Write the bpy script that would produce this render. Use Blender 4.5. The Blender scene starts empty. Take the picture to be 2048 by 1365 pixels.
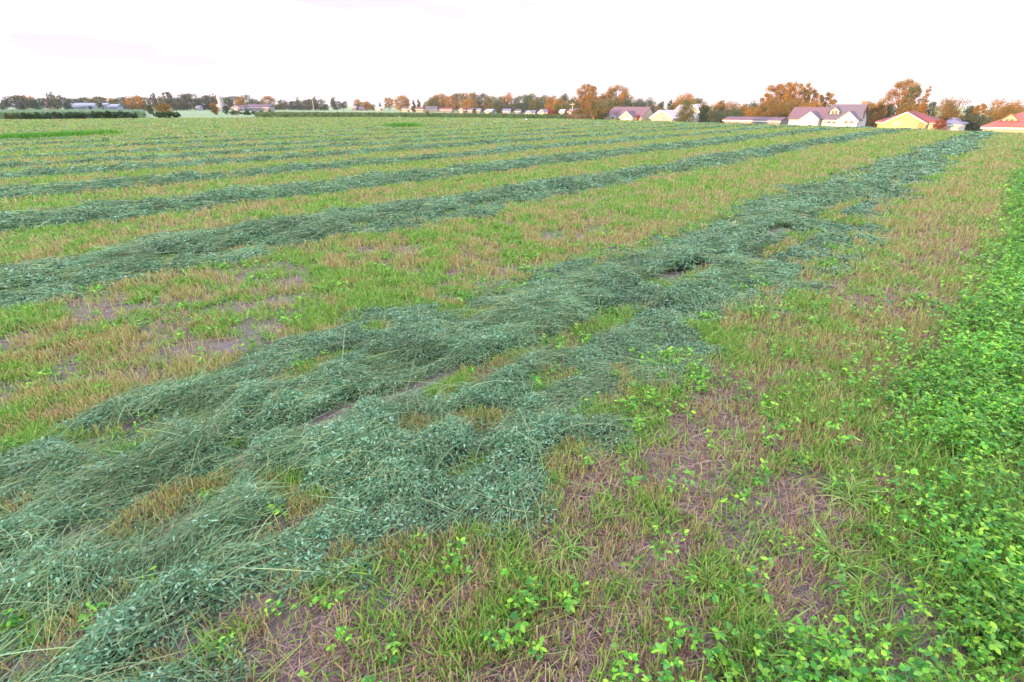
import bpy, math, random
import numpy as np
from math import radians as R_

# ------------------------------------------------------------------ camera, sky, sun
S = bpy.context.scene
C = S.collection
EYE = 1.5
FPX = 1060.0                       # focal length in pixels of a 2048 px wide picture
PITCH = math.atan(473 / FPX)       # how far the lens looks down
cam = bpy.data.objects.new('camera', bpy.data.cameras.new('camera'))
C.objects.link(cam)
cam.location = (0, 0, EYE)
cam.rotation_euler = (math.pi / 2 - PITCH, 0, 0)
cam.data.sensor_width = 36
cam.data.lens = 36 * FPX / 2048
cam.data.clip_start = 0.05
cam.data.clip_end = 9000
S.camera = cam

SUN_AZ, SUN_EL = 50.0, 3.6         # azimuth the light travels towards, elevation
world = bpy.data.worlds.new('World')
S.world = world
world.use_nodes = True
wn, wl = world.node_tree.nodes, world.node_tree.links
wn.clear()
wo = wn.new('ShaderNodeOutputWorld')
bg = wn.new('ShaderNodeBackground')
sky = wn.new('ShaderNodeTexSky')
sky.sky_type = 'NISHITA'
sky.sun_disc = False
sky.sun_elevation = R_(SUN_EL + 3)
sky.sun_rotation = R_(SUN_AZ + 180)
sky.air_density = 1.0
sky.dust_density = 1.5
tc = wn.new('ShaderNodeTexCoord')
mp = wn.new('ShaderNodeMapping')
mp.inputs['Scale'].default_value = (1.0, 1.0, 7.0)
mp.inputs['Rotation'].default_value = (0, 0, R_(48))
nz = wn.new('ShaderNodeTexNoise')
nz.inputs['Scale'].default_value = 1.9
nz.inputs['Detail'].default_value = 5
nz.inputs['Roughness'].default_value = 0.5
cr = wn.new('ShaderNodeValToRGB')
cr.color_ramp.elements[0].position = 0.50
cr.color_ramp.elements[0].color = (2.12, 1.95, 2.25, 1)
cr.color_ramp.elements[1].position = 0.63
cr.color_ramp.elements[1].color = (6.3, 6.2, 7.5, 1)
mx = wn.new('ShaderNodeMix')
mx.data_type = 'RGBA'
mx.inputs['Factor'].default_value = 0.86
wl.new(tc.outputs['Generated'], mp.inputs['Vector'])
wl.new(mp.outputs['Vector'], nz.inputs['Vector'])
sp = wn.new('ShaderNodeSeparateXYZ')
wl.new(tc.outputs['Generated'], sp.inputs['Vector'])
ma = wn.new('ShaderNodeMath'); ma.operation = 'MULTIPLY_ADD'
ma.inputs[1].default_value = 0.75
wl.new(sp.outputs['Z'], ma.inputs[0])
wl.new(nz.outputs['Fac'], ma.inputs[2])
wl.new(ma.outputs['Value'], cr.inputs['Fac'])
wl.new(sky.outputs['Color'], mx.inputs['A'])
wl.new(cr.outputs['Color'], mx.inputs['B'])
wl.new(mx.outputs['Result'], bg.inputs['Color'])
bg.inputs['Strength'].default_value = 0.15
wl.new(bg.outputs['Background'], wo.inputs['Surface'])

sun = bpy.data.objects.new('sun', bpy.data.lights.new('sun', 'SUN'))
C.objects.link(sun)
sun.data.energy = 5.0
sun.data.angle = R_(0.5)
sun.data.color = (1.0, 0.50, 0.20)
sun.rotation_euler = (R_(90 - SUN_EL), 0, -R_(SUN_AZ))

S.view_settings.view_transform = 'Standard'
S.view_settings.look = 'None'
S.view_settings.exposure = 1.58
S.view_settings.gamma = 1
S.cycles.max_bounces = 6
S.cycles.diffuse_bounces = 3
S.cycles.transmission_bounces = 3
S.cycles.use_denoising = True
S.cycles.sample_clamp_indirect = 6

# ------------------------------------------------------------------ little maths
rng = np.random.default_rng(7)
A = R_(42.6)                       # azimuth the windrows run towards
DV = np.array([math.sin(A), math.cos(A)])       # along the rows (u)
NV = np.array([-math.cos(A), math.sin(A)])      # across the rows, to the left (v)


def _hash(ix, iy, seed):
    h = (ix.astype(np.int64) * 374761393 + iy.astype(np.int64) * 668265263 + seed * 974711) & 0x7fffffff
    h = ((h ^ (h >> 13)) * 1274126177) & 0x7fffffff
    return ((h ^ (h >> 16)) & 0xffff) / 65535.0


def vnoise(x, y, seed=0):
    x = np.asarray(x, float); y = np.asarray(y, float)
    ix = np.floor(x); iy = np.floor(y)
    fx = x - ix; fy = y - iy
    fx = fx * fx * (3 - 2 * fx); fy = fy * fy * (3 - 2 * fy)
    a = _hash(ix, iy, seed); b = _hash(ix + 1, iy, seed)
    c = _hash(ix, iy + 1, seed); d = _hash(ix + 1, iy + 1, seed)
    return (a * (1 - fx) + b * fx) * (1 - fy) + (c * (1 - fx) + d * fx) * fy


def fbm(x, y, seed=0, octv=3):
    s = 0; a = 0.5; t = 0
    for k in range(octv):
        s = s + a * vnoise(x * 2 ** k + 17 * k, y * 2 ** k - 9 * k, seed + k)
        t += a; a *= 0.5
    return s / t


def sstep(a, b, x):
    t = np.clip((x - a) / (b - a), 0, 1)
    return t * t * (3 - 2 * t)


LD = np.array([math.sin(R_(SUN_AZ)), math.cos(R_(SUN_AZ))])


def terrain(x, y):
    """height of the land; the hayfield is the flat top of a low rise"""
    x = np.asarray(x, float); y = np.asarray(y, float)
    r = np.hypot(x, y)
    az = np.degrees(np.arctan2(x, y))
    r0 = np.interp(az, [-180, -90, -42, -25, 0, 25, 42, 90, 180], [60, 70, 60, 56, 45, 40, 33, 33, 60])
    zf = np.interp(az, [-180, -90, -45, -20, -4, 12, 25, 50, 90, 180], [-1, -1, -1.0, -1.7, -2.8, -4.4, -6.0, -6.0, -4, -1])
    ln = np.interp(az, [-180, -90, -45, -20, 0, 12, 25, 50, 180], [200, 200, 150, 170, 170, 150, 115, 115, 200])
    z = zf * sstep(0, 1, (r - r0) / ln)
    z = z + 0.05 * (fbm(x * 0.25, y * 0.25, 3, 2) - 0.5) * sstep(1, 6, r)
    w = -(x * LD[0] + y * LD[1])
    z = z + 9.5 * sstep(28, 75, w)                # unseen rise added behind the viewer to keep the sun off the hayfield
    return z


def field_end(x, y):
    """distance at which the hayfield stops"""
    return np.interp(np.degrees(np.arctan2(x, y)), [-60, -42, -25, -10, 6, 25, 60], [86, 79, 77, 75, 72, 74, 80])


# windrows: centre offset v, half width, height
ROWS = [(2.2, 1.06, 0.105), (6.45, 0.84, 0.12), (9.8, 0.72, 0.12), (13.0, 0.58, 0.12), (16.1, 0.58, 0.12),
        (19.0, 0.52, 0.10), (21.8, 0.52, 0.10), (25.2, 0.52, 0.10), (28.9, 0.50, 0.09), (32.2, 0.50, 0.09)]
v_ = 36.2
while v_ < 74:
    ROWS.append((v_, 0.44, 0.07)); v_ += 3.6
UV = lambda x, y: (x * DV[0] + y * DV[1], x * NV[0] + y * NV[1])
# bare gaps in the nearest windrow (u, v, ru, rv)
GAPS = [(2.0, 2.05, 0.55, 0.14), (3.1, 1.95, 0.75, 0.20), (4.6, 2.0, 0.9, 0.14), (0.30, 2.15, 0.35, 0.2), (0.15, 1.45, 0.3, 0.08), (-0.3, 2.6, 0.3, 0.12),
        (0.62, 1.72, 0.22, 0.10), (1.25, 2.85, 0.35, 0.1), (-0.1, 1.75, 0.3, 0.12), (6.6, 1.75, 1.2, 0.14), (9.5, 1.9, 1.6, 0.14)]


def row_height(i, u, v):
    vc, hw, H = ROWS[i]
    cen = vc + 0.16 * (vnoise(u * 0.35, u * 0 + i * 7.3, 11) - 0.5) * 2 + 0.1 * (vnoise(u * 1.3, u * 0 + i, 12) - 0.5)
    w = hw * (0.82 + 0.4 * vnoise(u * 0.6, u * 0 + i * 3.1, 13))
    d = np.abs(v - cen) / w + (0.38 if i == 0 else 0.42) * (fbm(u * 2.4, v * 3.0, 14 + i) - 0.5)
    p = np.clip(1 - d ** 2.4, 0, 1) ** 0.7
    if i == 0:
        lob = 0.72 + 0.3 * np.cos((v - cen) / w * 5.0) * sstep(1.5, 3, u)
        p = p * lob
        for gu, gv, ru, rv in GAPS:
            q = ((u - gu) / ru) ** 2 + ((v - gv) / rv) ** 2 + 0.9 * (fbm(u * 5, v * 5, 31) - 0.5)
            p = p * (1 - .93 * np.exp(-np.maximum(q, 0) ** 1.4 * 1.1))
    elif i == 1:
        p = p * (0.8 + 0.25 * np.cos((v - cen) / w * 5.0))
    thin = fbm(u * 3.1, v * 4.2, 33 + i, 2)
    p = p * (1 - .8 * sstep(.36, .22, thin))
    h = H * p * (0.45 + 0.9 * fbm(u * 1.1, v * 1.6, 40 + i, 3))
    return h, p


def row_at(u, v):
    """height and cover of whichever windrow lies at u, v"""
    h = np.zeros_like(u); c = np.zeros_like(u)
    for i, (vc, hw, H) in enumerate(ROWS):
        m = np.abs(v - vc) < hw * 1.6
        if m.any():
            hh, pp = row_height(i, u[m], v[m])
            h[m] = np.maximum(h[m], hh); c[m] = np.maximum(c[m], pp)
    return h, c


# ------------------------------------------------------------------ materials
def mat(name):
    m = bpy.data.materials.new(name)
    m.use_nodes = True
    nt = m.node_tree
    b = nt.nodes['Principled BSDF']
    return m, nt, b


def ramp(nt, cols, interp='LINEAR'):
    r = nt.nodes.new('ShaderNodeValToRGB')
    r.color_ramp.interpolation = interp
    e = r.color_ramp.elements
    n = len(cols)
    while len(e) < n:
        e.new(0.5)
    for k, c in enumerate(cols):
        e[k].position = k / max(1, n - 1)
        e[k].color = (*c, 1)
    return r


def leaf_mat(name, cols, rough=0.55, spec=0.35, trans=0.3, patch=0.0, pscale=0.8, tcol=None):
    """plant tissue: every stalk or leaf gets its own tone, and light passes through it"""
    m, nt, b = mat(name)
    g = nt.nodes.new('ShaderNodeNewGeometry')
    r = ramp(nt, cols)
    nt.links.new(g.outputs['Random Per Island'], r.inputs['Fac'])
    out = r.outputs['Color']
    if patch:
        n = nt.nodes.new('ShaderNodeTexNoise')
        n.inputs['Scale'].default_value = pscale
        n.inputs['Detail'].default_value = 3
        tcn = nt.nodes.new('ShaderNodeTexCoord')
        nt.links.new(tcn.outputs['Object'], n.inputs['Vector'])
        mr = nt.nodes.new('ShaderNodeMapRange')
        mr.inputs['From Min'].default_value = 0.3
        mr.inputs['From Max'].default_value = 0.7
        mr.inputs['To Min'].default_value = 1 - patch
        mr.inputs['To Max'].default_value = 1 + patch
        nt.links.new(n.outputs['Fac'], mr.inputs['Value'])
        mm = nt.nodes.new('ShaderNodeMix')
        mm.data_type = 'RGBA'; mm.blend_type = 'MULTIPLY'
        mm.inputs['Factor'].default_value = 1
        nt.links.new(out, mm.inputs['A'])
        nt.links.new(mr.outputs['Result'], mm.inputs['B'])
        out = mm.outputs['Result']
    nt.links.new(out, b.inputs['Base Color'])
    b.inputs['Roughness'].default_value = rough
    b.inputs['Specular IOR Level'].default_value = spec
    if trans:
        t = nt.nodes.new('ShaderNodeBsdfTranslucent')
        nt.links.new(out, t.inputs['Color'])
        ms = nt.nodes.new('ShaderNodeMixShader')
        ms.inputs['Fac'].default_value = trans
        nt.links.new(b.outputs['BSDF'], ms.inputs[1])
        nt.links.new(t.outputs['BSDF'], ms.inputs[2])
        nt.links.new(ms.outputs['Shader'], nt.nodes['Material Output'].inputs['Surface'])
    return m


def plain(name, col, rough=0.7, spec=0.3, var=0.12, scale=2.0, bump=0.0):
    m, nt, b = mat(name)
    n = nt.nodes.new('ShaderNodeTexNoise')
    n.inputs['Scale'].default_value = scale
    n.inputs['Detail'].default_value = 5
    tcn = nt.nodes.new('ShaderNodeTexCoord')
    nt.links.new(tcn.outputs['Object'], n.inputs['Vector'])
    r = ramp(nt, [tuple(c * (1 - var * 2) for c in col), col, tuple(min(1, c * (1 + var)) for c in col)])
    nt.links.new(n.outputs['Fac'], r.inputs['Fac'])
    nt.links.new(r.outputs['Color'], b.inputs['Base Color'])
    b.inputs['Roughness'].default_value = rough
    b.inputs['Specular IOR Level'].default_value = spec
    if bump:
        bm_ = nt.nodes.new('ShaderNodeBump')
        bm_.inputs['Strength'].default_value = bump
        nt.links.new(n.outputs['Fac'], bm_.inputs['Height'])
        nt.links.new(bm_.outputs['Normal'], b.inputs['Normal'])
    return m


M = {}
M['hay_leaf'] = leaf_mat('wilted_leaf', [(.026, .085, .046), (.080, .215, .115), (.15, .33, .185), (.30, .48, .32), (.11, .25, .115), (.045, .15, .07), (.19, .30, .12)], .55, .25, .1, .3, 1.5)
M['hay_stem'] = leaf_mat('cut_stem', [(.07, .17, .085), (.17, .31, .15), (.27, .40, .20), (.34, .41, .17), (.09, .24, .11), (.15, .24, .09), (.26, .22, .12)], .55, .25, .08, .25, 1.5)
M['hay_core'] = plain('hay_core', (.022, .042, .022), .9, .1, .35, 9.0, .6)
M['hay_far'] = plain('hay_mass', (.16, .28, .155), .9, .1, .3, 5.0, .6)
M['straw'] = leaf_mat('dry_straw', [(.22, .13, .12), (.34, .21, .17), (.46, .33, .26), (.30, .22, .21), (.19, .12, .11)], .6, .25, .1)
M['stub'] = leaf_mat('stubble_stalk', [(.34, .19, .11), (.48, .36, .15), (.36, .42, .11), (.60, .50, .26), (.28, .40, .09), (.46, .26, .17), (.42, .46, .14)], .55, .3, .2)
M['stub_green'] = leaf_mat('stubble_leaf', [(.08, .24, .03), (.18, .38, .05), (.33, .50, .08), (.16, .36, .07), (.38, .48, .13)], .5, .35, .3)
M['grass'] = leaf_mat('grass_blade', [(.08, .24, .035), (.15, .36, .05), (.25, .44, .08), (.36, .42, .12)], .45, .4, .3)
M['clover'] = leaf_mat('alfalfa_leaf', [(.03, .17, .03), (.08, .34, .03), (.16, .48, .035), (.38, .64, .05), (.06, .26, .07), (.24, .54, .04)], .5, .3, .3, .35, 3.5)
M['clover_stem'] = leaf_mat('alfalfa_stem', [(.10, .25, .05), (.18, .34, .07), (.24, .2, .08)], .5, .3, .15)
M['bark'] = plain('bark', (.12, .085, .065), .9, .2, .3, 3, .4)
M['lush'] = leaf_mat('lush_grass', [(.07, .25, .03), (.12, .36, .04), (.20, .44, .05)], .5, .3, .3)


def ground_mat():
    m, nt, b = mat('field_soil')
    L = nt.links.new
    tcn = nt.nodes.new('ShaderNodeTexCoord')
    n1 = nt.nodes.new('ShaderNodeTexNoise'); n1.inputs['Scale'].default_value = 1.3; n1.inputs['Detail'].default_value = 8
    n2 = nt.nodes.new('ShaderNodeTexNoise'); n2.inputs['Scale'].default_value = 34; n2.inputs['Detail'].default_value = 7; n2.inputs['Roughness'].default_value = .65
    vo = nt.nodes.new('ShaderNodeTexVoronoi'); vo.feature = 'DISTANCE_TO_EDGE'; vo.inputs['Scale'].default_value = 14
    nd = nt.nodes.new('ShaderNodeTexNoise'); nd.inputs['Scale'].default_value = 6; nd.inputs['Detail'].default_value = 4
    add = nt.nodes.new('ShaderNodeMix'); add.data_type = 'VECTOR'; add.inputs['Factor'].default_value = .12
    L(tcn.outputs['Object'], add.inputs['A']); L(nd.outputs['Color'], add.inputs['B'])
    L(add.outputs['Result'], vo.inputs['Vector'])
    for n in (n1, n2, nd):
        L(tcn.outputs['Object'], n.inputs['Vector'])
    soil = ramp(nt, [(.12, .10, .095), (.27, .225, .215), (.46, .40, .38)])
    L(n2.outputs['Fac'], soil.inputs['Fac'])
    crack = nt.nodes.new('ShaderNodeMapRange')
    crack.inputs['From Max'].default_value = .03; crack.inputs['To Min'].default_value = .45
    L(vo.outputs['Distance'], crack.inputs['Value'])
    mul = nt.nodes.new('ShaderNodeMix'); mul.data_type = 'RGBA'; mul.blend_type = 'MULTIPLY'; mul.inputs['Factor'].default_value = .55
    L(soil.outputs['Color'], mul.inputs['A']); L(crack.outputs['Result'], mul.inputs['B'])
    # land beyond the hayfield: grass and crop green, by its place on the map
    geo = nt.nodes.new('ShaderNodeNewGeometry')
    ln = nt.nodes.new('ShaderNodeVectorMath'); ln.operation = 'LENGTH'
    L(geo.outputs['Position'], ln.inputs[0])
    far = nt.nodes.new('ShaderNodeMapRange'); far.inputs['From Min'].default_value = 25; far.inputs['From Max'].default_value = 75
    L(ln.outputs['Value'], far.inputs['Value'])
    n3 = nt.nodes.new('ShaderNodeTexNoise'); n3.inputs['Scale'].default_value = .03; n3.inputs['Detail'].default_value = 6
    L(tcn.outputs['Object'], n3.inputs['Vector'])
    fr = ramp(nt, [(.12, .21, .09), (.18, .28, .13), (.26, .32, .18), (.32, .31, .21)])
    L(n3.outputs['Fac'], fr.inputs['Fac'])
    mx2 = nt.nodes.new('ShaderNodeMix'); mx2.data_type = 'RGBA'
    L(far.outputs['Result'], mx2.inputs['Factor']); L(mul.outputs['Result'], mx2.inputs['A']); L(fr.outputs['Color'], mx2.inputs['B'])
    L(mx2.outputs['Result'], b.inputs['Base Color'])
    b.inputs['Roughness'].default_value = .95
    b.inputs['Specular IOR Level'].default_value = .1
    bp = nt.nodes.new('ShaderNodeBump'); bp.inputs['Strength'].default_value = 1; bp.inputs['Distance'].default_value = .06
    L(n2.outputs['Fac'], bp.inputs['Height'])
    L(bp.outputs['Normal'], b.inputs['Normal'])
    return m


M['ground'] = ground_mat()


# ------------------------------------------------------------------ mesh helpers
def mesh_obj(name, V, F4, mats, midx=None, parent=None, smooth=False, loc=None):
    """V (n,3) array, F4 (m,4) array of quads (or list of polygons)"""
    me = bpy.data.meshes.new(name)
    if isinstance(F4, np.ndarray):
        V = np.ascontiguousarray(V, np.float32)
        me.vertices.add(len(V)); me.vertices.foreach_set('co', V.ravel())
        k = F4.shape[1]
        me.loops.add(F4.size); me.loops.foreach_set('vertex_index', np.ascontiguousarray(F4, np.int32).ravel())
        me.polygons.add(len(F4))
        me.polygons.foreach_set('loop_start', np.arange(0, F4.size, k, dtype=np.int32))
        if midx is not None:
            me.polygons.foreach_set('material_index', np.ascontiguousarray(midx, np.int32))
        me.update(calc_edges=True)
    else:
        me.from_pydata([tuple(map(float, v)) for v in V], [], [tuple(map(int, f)) for f in F4])
        if midx is not None:
            for p, k in zip(me.polygons, midx):
                p.material_index = k
    for m in mats:
        me.materials.append(m)
    if smooth:
        me.polygons.foreach_set('use_smooth', np.ones(len(me.polygons), bool))
    o = bpy.data.objects.new(name, me)
    C.objects.link(o)
    if parent is not None:
        o.parent = parent
    if loc is not None:
        o.location = loc
    return o


def tag(o, label=None, cat=None, group=None, kind=None):
    if label: o['label'] = label
    if cat: o['category'] = cat
    if group: o['group'] = group
    if kind: o['kind'] = kind
    return o


def empty(name, loc, label, cat, group=None):
    o = bpy.data.objects.new(name, None)
    o.empty_display_size = .5
    C.objects.link(o)
    o.location = loc
    return tag(o, label, cat, group)


PROF = {'blade3': [.8, 1, .65, .06], 'leaf3': [.12, .95, .85, .08], 'stem2': [1, 1, .8], 'stem3': [1, 1, 1, .8], 'stem5': [1, 1, 1, 1, 1, .8],
        'blade2': [.9, .8, .08], 'leaf2': [.15, 1, .1], 'stub1': [1, .85], 'blade5': [.6, .95, 1, .85, .5, .05], 'oval4': [.15, .8, 1, .75, .12]}


class Soup:
    def __init__(s):
        s.V, s.F, s.Mi, s.n = [], [], [], 0

    def ribbons(s, P, D, L, W, Cv, prof, mi, side=None):
        pr = np.array(PROF[prof], float); K = len(pr); n = len(P)
        if n == 0:
            return
        if side is None:
            side = np.cross(D, rng.normal(size=(n, 3)))
        side = side / np.maximum(np.linalg.norm(side, axis=1, keepdims=True), 1e-9)
        t = np.linspace(0, 1, K)
        L = np.broadcast_to(np.asarray(L, float), (n,)); W = np.broadcast_to(np.asarray(W, float), (n,))
        cen = P[:, None] + D[:, None] * (L[:, None] * t)[..., None] + Cv[:, None] * (L[:, None] * t ** 2)[..., None]
        off = side[:, None] * (W[:, None] * pr * .5)[..., None]
        V = np.stack([cen - off, cen + off], 2).reshape(n, K * 2, 3)
        b = (np.arange(n) * K * 2)[:, None] + (np.arange(K - 1) * 2)[None]
        F = np.stack([b, b + 1, b + 3, b + 2], -1).reshape(-1, 4) + s.n
        s.V.append(V.reshape(-1, 3)); s.F.append(F)
        s.Mi.append(np.full(len(F), mi)); s.n += n * K * 2

    def grid(s, P, nx, ny, mi):
        i = np.arange(nx - 1)[:, None] * ny + np.arange(ny - 1)[None]
        F = np.stack([i, i + ny, i + ny + 1, i + 1], -1).reshape(-1, 4) + s.n
        s.V.append(P.reshape(-1, 3)); s.F.append(F); s.Mi.append(np.full(len(F), mi)); s.n += nx * ny

    def build(s, name, mats, parent=None, origin=(0, 0, 0)):
        V = np.concatenate(s.V) - np.array(origin, float)
        return mesh_obj(name, V, np.concatenate(s.F), mats, np.concatenate(s.Mi), parent, False, None if parent else origin)


def unit(v):
    return v / np.maximum(np.linalg.norm(v, axis=1, keepdims=True), 1e-9)


R1 = 3.2


def sample(n0, rmax=90, az0=-58, az1=56, rmin=.45):
    """points on the land, thinning with distance; returns x, y and the size factor s"""
    r = np.geomspace(rmin, rmax, 800)
    s = np.maximum(1, r / R1)
    w = r / s ** 2
    cdf = np.concatenate([[0], np.cumsum((w[1:] + w[:-1]) / 2 * np.diff(r))])
    tot = cdf[-1] * n0 * R_(az1 - az0)
    n = int(tot)
    rr = np.interp(rng.random(n) * cdf[-1], cdf, r)
    az = np.radians(az0 + (az1 - az0) * rng.random(n))
    return rr * np.sin(az), rr * np.cos(az), np.maximum(1, rr / R1)


# ------------------------------------------------------------------ ground
rad = np.concatenate([np.geomspace(.25, 150, 330), np.geomspace(156, 3000, 55)])
ang = np.radians(np.concatenate([np.arange(-70, 70, .7), np.arange(70, 290.1, 3.0)]))
RR, AA = np.meshgrid(rad, ang, indexing='ij')
X, Y = RR * np.sin(AA), RR * np.cos(AA)
Z = terrain(X, Y) + .018 * (fbm(X * 6, Y * 6, 90, 3) - .5) * sstep(12, 3, RR)
gs = Soup()
gs.grid(np.stack([X, Y, Z], -1), len(rad), len(ang), 0)
g = gs.build('ground', [M['ground']])
me = g.data
me.polygons.foreach_set('use_smooth', np.ones(len(me.polygons), bool))
tag(g, kind='structure')


def gz(x, y):
    return terrain(x, y) + .018 * (fbm(x * 6, y * 6, 90, 3) - .5) * sstep(12, 3, np.hypot(x, y))


# ------------------------------------------------------------------ windrows
DU = np.array([DV[0], DV[1], 0]); DN = np.array([NV[0], NV[1], 0])
names = ['nearest windrow of freshly cut alfalfa, wide and tangled, sweeping in from the lower left',
         'second windrow from the viewer, thick blue-green ridge of cut hay']
ordw = ['third', 'fourth', 'fifth', 'sixth', 'seventh', 'eighth', 'ninth', 'tenth', 'eleventh', 'twelfth', 'thirteenth', 'fourteenth',
        'fifteenth', 'sixteenth', 'seventeenth', 'eighteenth', 'nineteenth', 'twentieth', 'twenty-first', 'twenty-second', 'twenty-third', 'twenty-fourth']
for k in range(2, len(ROWS)):
    names.append('%s windrow of cut hay counting from the viewer, a %s stripe across the field' % (
        ordw[k - 2], 'broad green' if k < 5 else 'narrow green' if k < 10 else 'thin far'))

hx, hy, hs = sample(38000, 84)
hu, hv_ = UV(hx, hy)
hh, hc = row_at(hu, hv_)
keep = (hc > .10) & (np.hypot(hx, hy) < field_end(hx, hy)) & (rng.random(len(hx)) < np.clip(.12 + hc * 1.5, 0, 1))
hx, hy, hs, hu, hv_, hh, hc = [q[keep] for q in (hx, hy, hs, hu, hv_, hh, hc)]
rowid = np.argmin(np.abs(hv_[:, None] - np.array([r[0] for r in ROWS])[None]), 1)
for i, (vc, hw, H) in enumerate(ROWS):
    so = Soup()
    # mound
    umax = math.sqrt(max(100, 82 ** 2 - vc ** 2)); umin = -min(vc * .9 + 1.5, 32)
    nu = int(min(900, (umax - umin) / (.035 if i < 2 else .09)))
    if i < 2:
        us = umin + (umax - umin) * np.linspace(0, 1, nu) ** 1.6 if i == 0 else np.linspace(umin, umax, nu)
    else:
        us = np.linspace(umin, umax, nu)
    vs = np.linspace(vc - hw * 1.5, vc + hw * 1.5, 60 if i < 2 else 26)
    U_, V_ = np.meshgrid(us, vs, indexing='ij')
    h, p = row_height(i, U_, V_)
    xx = U_ * DV[0] + V_ * NV[0]; yy = U_ * DV[1] + V_ * NV[1]
    fe = sstep(1, -3, np.hypot(xx, yy) - field_end(xx, yy)); p = p * fe
    zz = gz(xx, yy) + h * fe * .80 - (.060 if i < 3 else .03) + .20 * (fbm(U_ * 6, V_ * 6, 71, 3) - .5) * np.clip(p * 1.3, .2, 1)
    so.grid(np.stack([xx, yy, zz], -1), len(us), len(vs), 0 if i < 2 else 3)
    m = rowid == i
    x, y, s, u, v, hgt, cov = hx[m], hy[m], hs[m], hu[m], hv_[m], hh[m], hc[m]
    n = len(x)
    lump = fbm(u * 6, v * 6, 71, 3) - .5
    z = gz(x, y) + hgt + (.22 * lump + (rng.random(n) - .6) * .10) * np.clip(cov * 1.3, .2, 1) 
    P = np.stack([x, y, z], 1)
    flow = (fbm(u * 1.6, v * 1.6, 80, 2) - .5) * 3.4
    ty = rng.random(n)
    # long stalks and grass blades lying along the row
    a = (ty < .27 + .28 * (fbm(u * 2.4, v * 2.4, 83, 2) > .52) * (fbm(u * 3, v * 3, 84, 1) > .3))
    k = a.sum(); th = A + flow[a] + rng.normal(0, .62, k) + np.pi * (rng.random(k) < .5)
    D = np.stack([np.sin(th), np.cos(th), rng.normal(.0, .16, k) / s[a] ** .5], 1)
    Cv = np.stack([rng.normal(0, .4, k), rng.normal(0, .4, k), (-.10 + rng.normal(0, .12, k)) / s[a] ** .5], 1)
    so.ribbons(P[a] + [0, 0, .006], unit(D), (.03 + .12 * rng.random(k) ** 1.5) * s[a] ** .4, (.0012 + .0014 * rng.random(k) ** 2) * s[a], Cv, 'stem3', 2)
    # wilted leaflets, crowded in clusters
    b = ~a
    k = b.sum(); th = rng.random(k) * 2 * np.pi
    D = np.stack([np.sin(th), np.cos(th), rng.normal(.05, .45, k)], 1)
    Cv = np.stack([rng.normal(0, .15, k), rng.normal(0, .15, k), -.35 * rng.random(k)], 1)
    sd = unit(np.cross(D, np.array([0, 0, 1.]) + rng.normal(0, .55, (k, 3))))
    so.ribbons(P[b] + [0, 0, .004], unit(D), (.011 + .013 * rng.random(k)) * s[b] ** .80, (.004 + .0055 * rng.random(k)) * s[b] ** .80, Cv, 'leaf3' if i == 0 else 'leaf2', 1, sd)
    # extra long arching blades near the viewer
    if i < 3:
        q = np.where((s < 2.4) & (rng.random(n) < .004) & (cov > .3))[0]
        k = len(q); th = A + rng.normal(0, .6, k) + np.pi * (rng.random(k) < .5)
        D = np.stack([np.sin(th), np.cos(th), .12 + .18 * rng.random(k)], 1)
        Cv = np.stack([rng.normal(0, .25, k), rng.normal(0, .25, k), -.28 - .1 * rng.random(k)], 1)
        so.ribbons(P[q] + [0, 0, .012], unit(D), .16 + .26 * rng.random(k), .0016 + .0018 * rng.random(k), Cv, 'stem5', 2)
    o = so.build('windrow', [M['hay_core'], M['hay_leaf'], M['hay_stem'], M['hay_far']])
    tag(o, names[i], 'windrow', 'windrows of cut hay across the field')

# ------------------------------------------------------------------ stubble between the windrows
x, y, s = sample(46000, 84, rmin=.45)
u, v = UV(x, y)
hgt, cov = row_at(u, v)
edge = .03 + .45 * sstep(1.9, .7, u) + .35 * (fbm(x * 1.4, y * 1.4, 55, 3) - .5)     # where the uncut border begins
lushz = sstep(edge + .10, edge - .18, v) * sstep(30, 14, u)
clump = fbm(x * 7.0, y * 7.0, 60, 2)
green = fbm(x * 1.3 + 3, y * 1.3, 61, 3) * .35 + .65 * fbm(x * 5.5, y * 5.5, 62, 2)
bare = fbm(x * 1.7 + 9, y * 1.7, 63, 2)
dens = np.clip((clump - .37) * 5.5, 0.14 + .26 * (v < 1.3), 1) * np.clip((bare - .30) * 4, .25 + .12 * (v < 1.3), 1) * (1 - .0 * sstep(1.5, 1.0, v) * sstep(4, 2, s))
dens = dens * (1 - .75 * sstep(2.2, .6, u) * sstep(3.2, 3.7, v) * sstep(5.6, 4.9, v) * (fbm(x * 1.1, y * 1.8, 69, 2) > .47))
dens = np.maximum(dens, np.clip(s / 12, 0, .9) * (s > 2.2))
keep = (cov < .30) & (np.hypot(x, y) < field_end(x, y)) & (rng.random(len(x)) < dens) & (rng.random(len(x)) > lushz * .48)
x, y, s, u, v, green, lz = [q[keep] for q in (x, y, s, u, v, green, lushz)]
n = len(x)
P = np.stack([x, y, gz(x, y) - .004], 1)
right = sstep(1.4, .9, v)                        # the trampled strip to the right of the first windrow
gg = np.clip((green - .47) * 6.5 + .40 + .26 * sstep(3, 12, s) + .5 * lz - .10 * sstep(3.5, 1.5, s) - .55 * right * (1 - .5 * sstep(3, 9, s)) * (1 - lz), .06, 1 - .08 - .45 * right * sstep(4, 2, s))
r_ = rng.random(n)
so = Soup()
isg = rng.random(n) < gg
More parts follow.
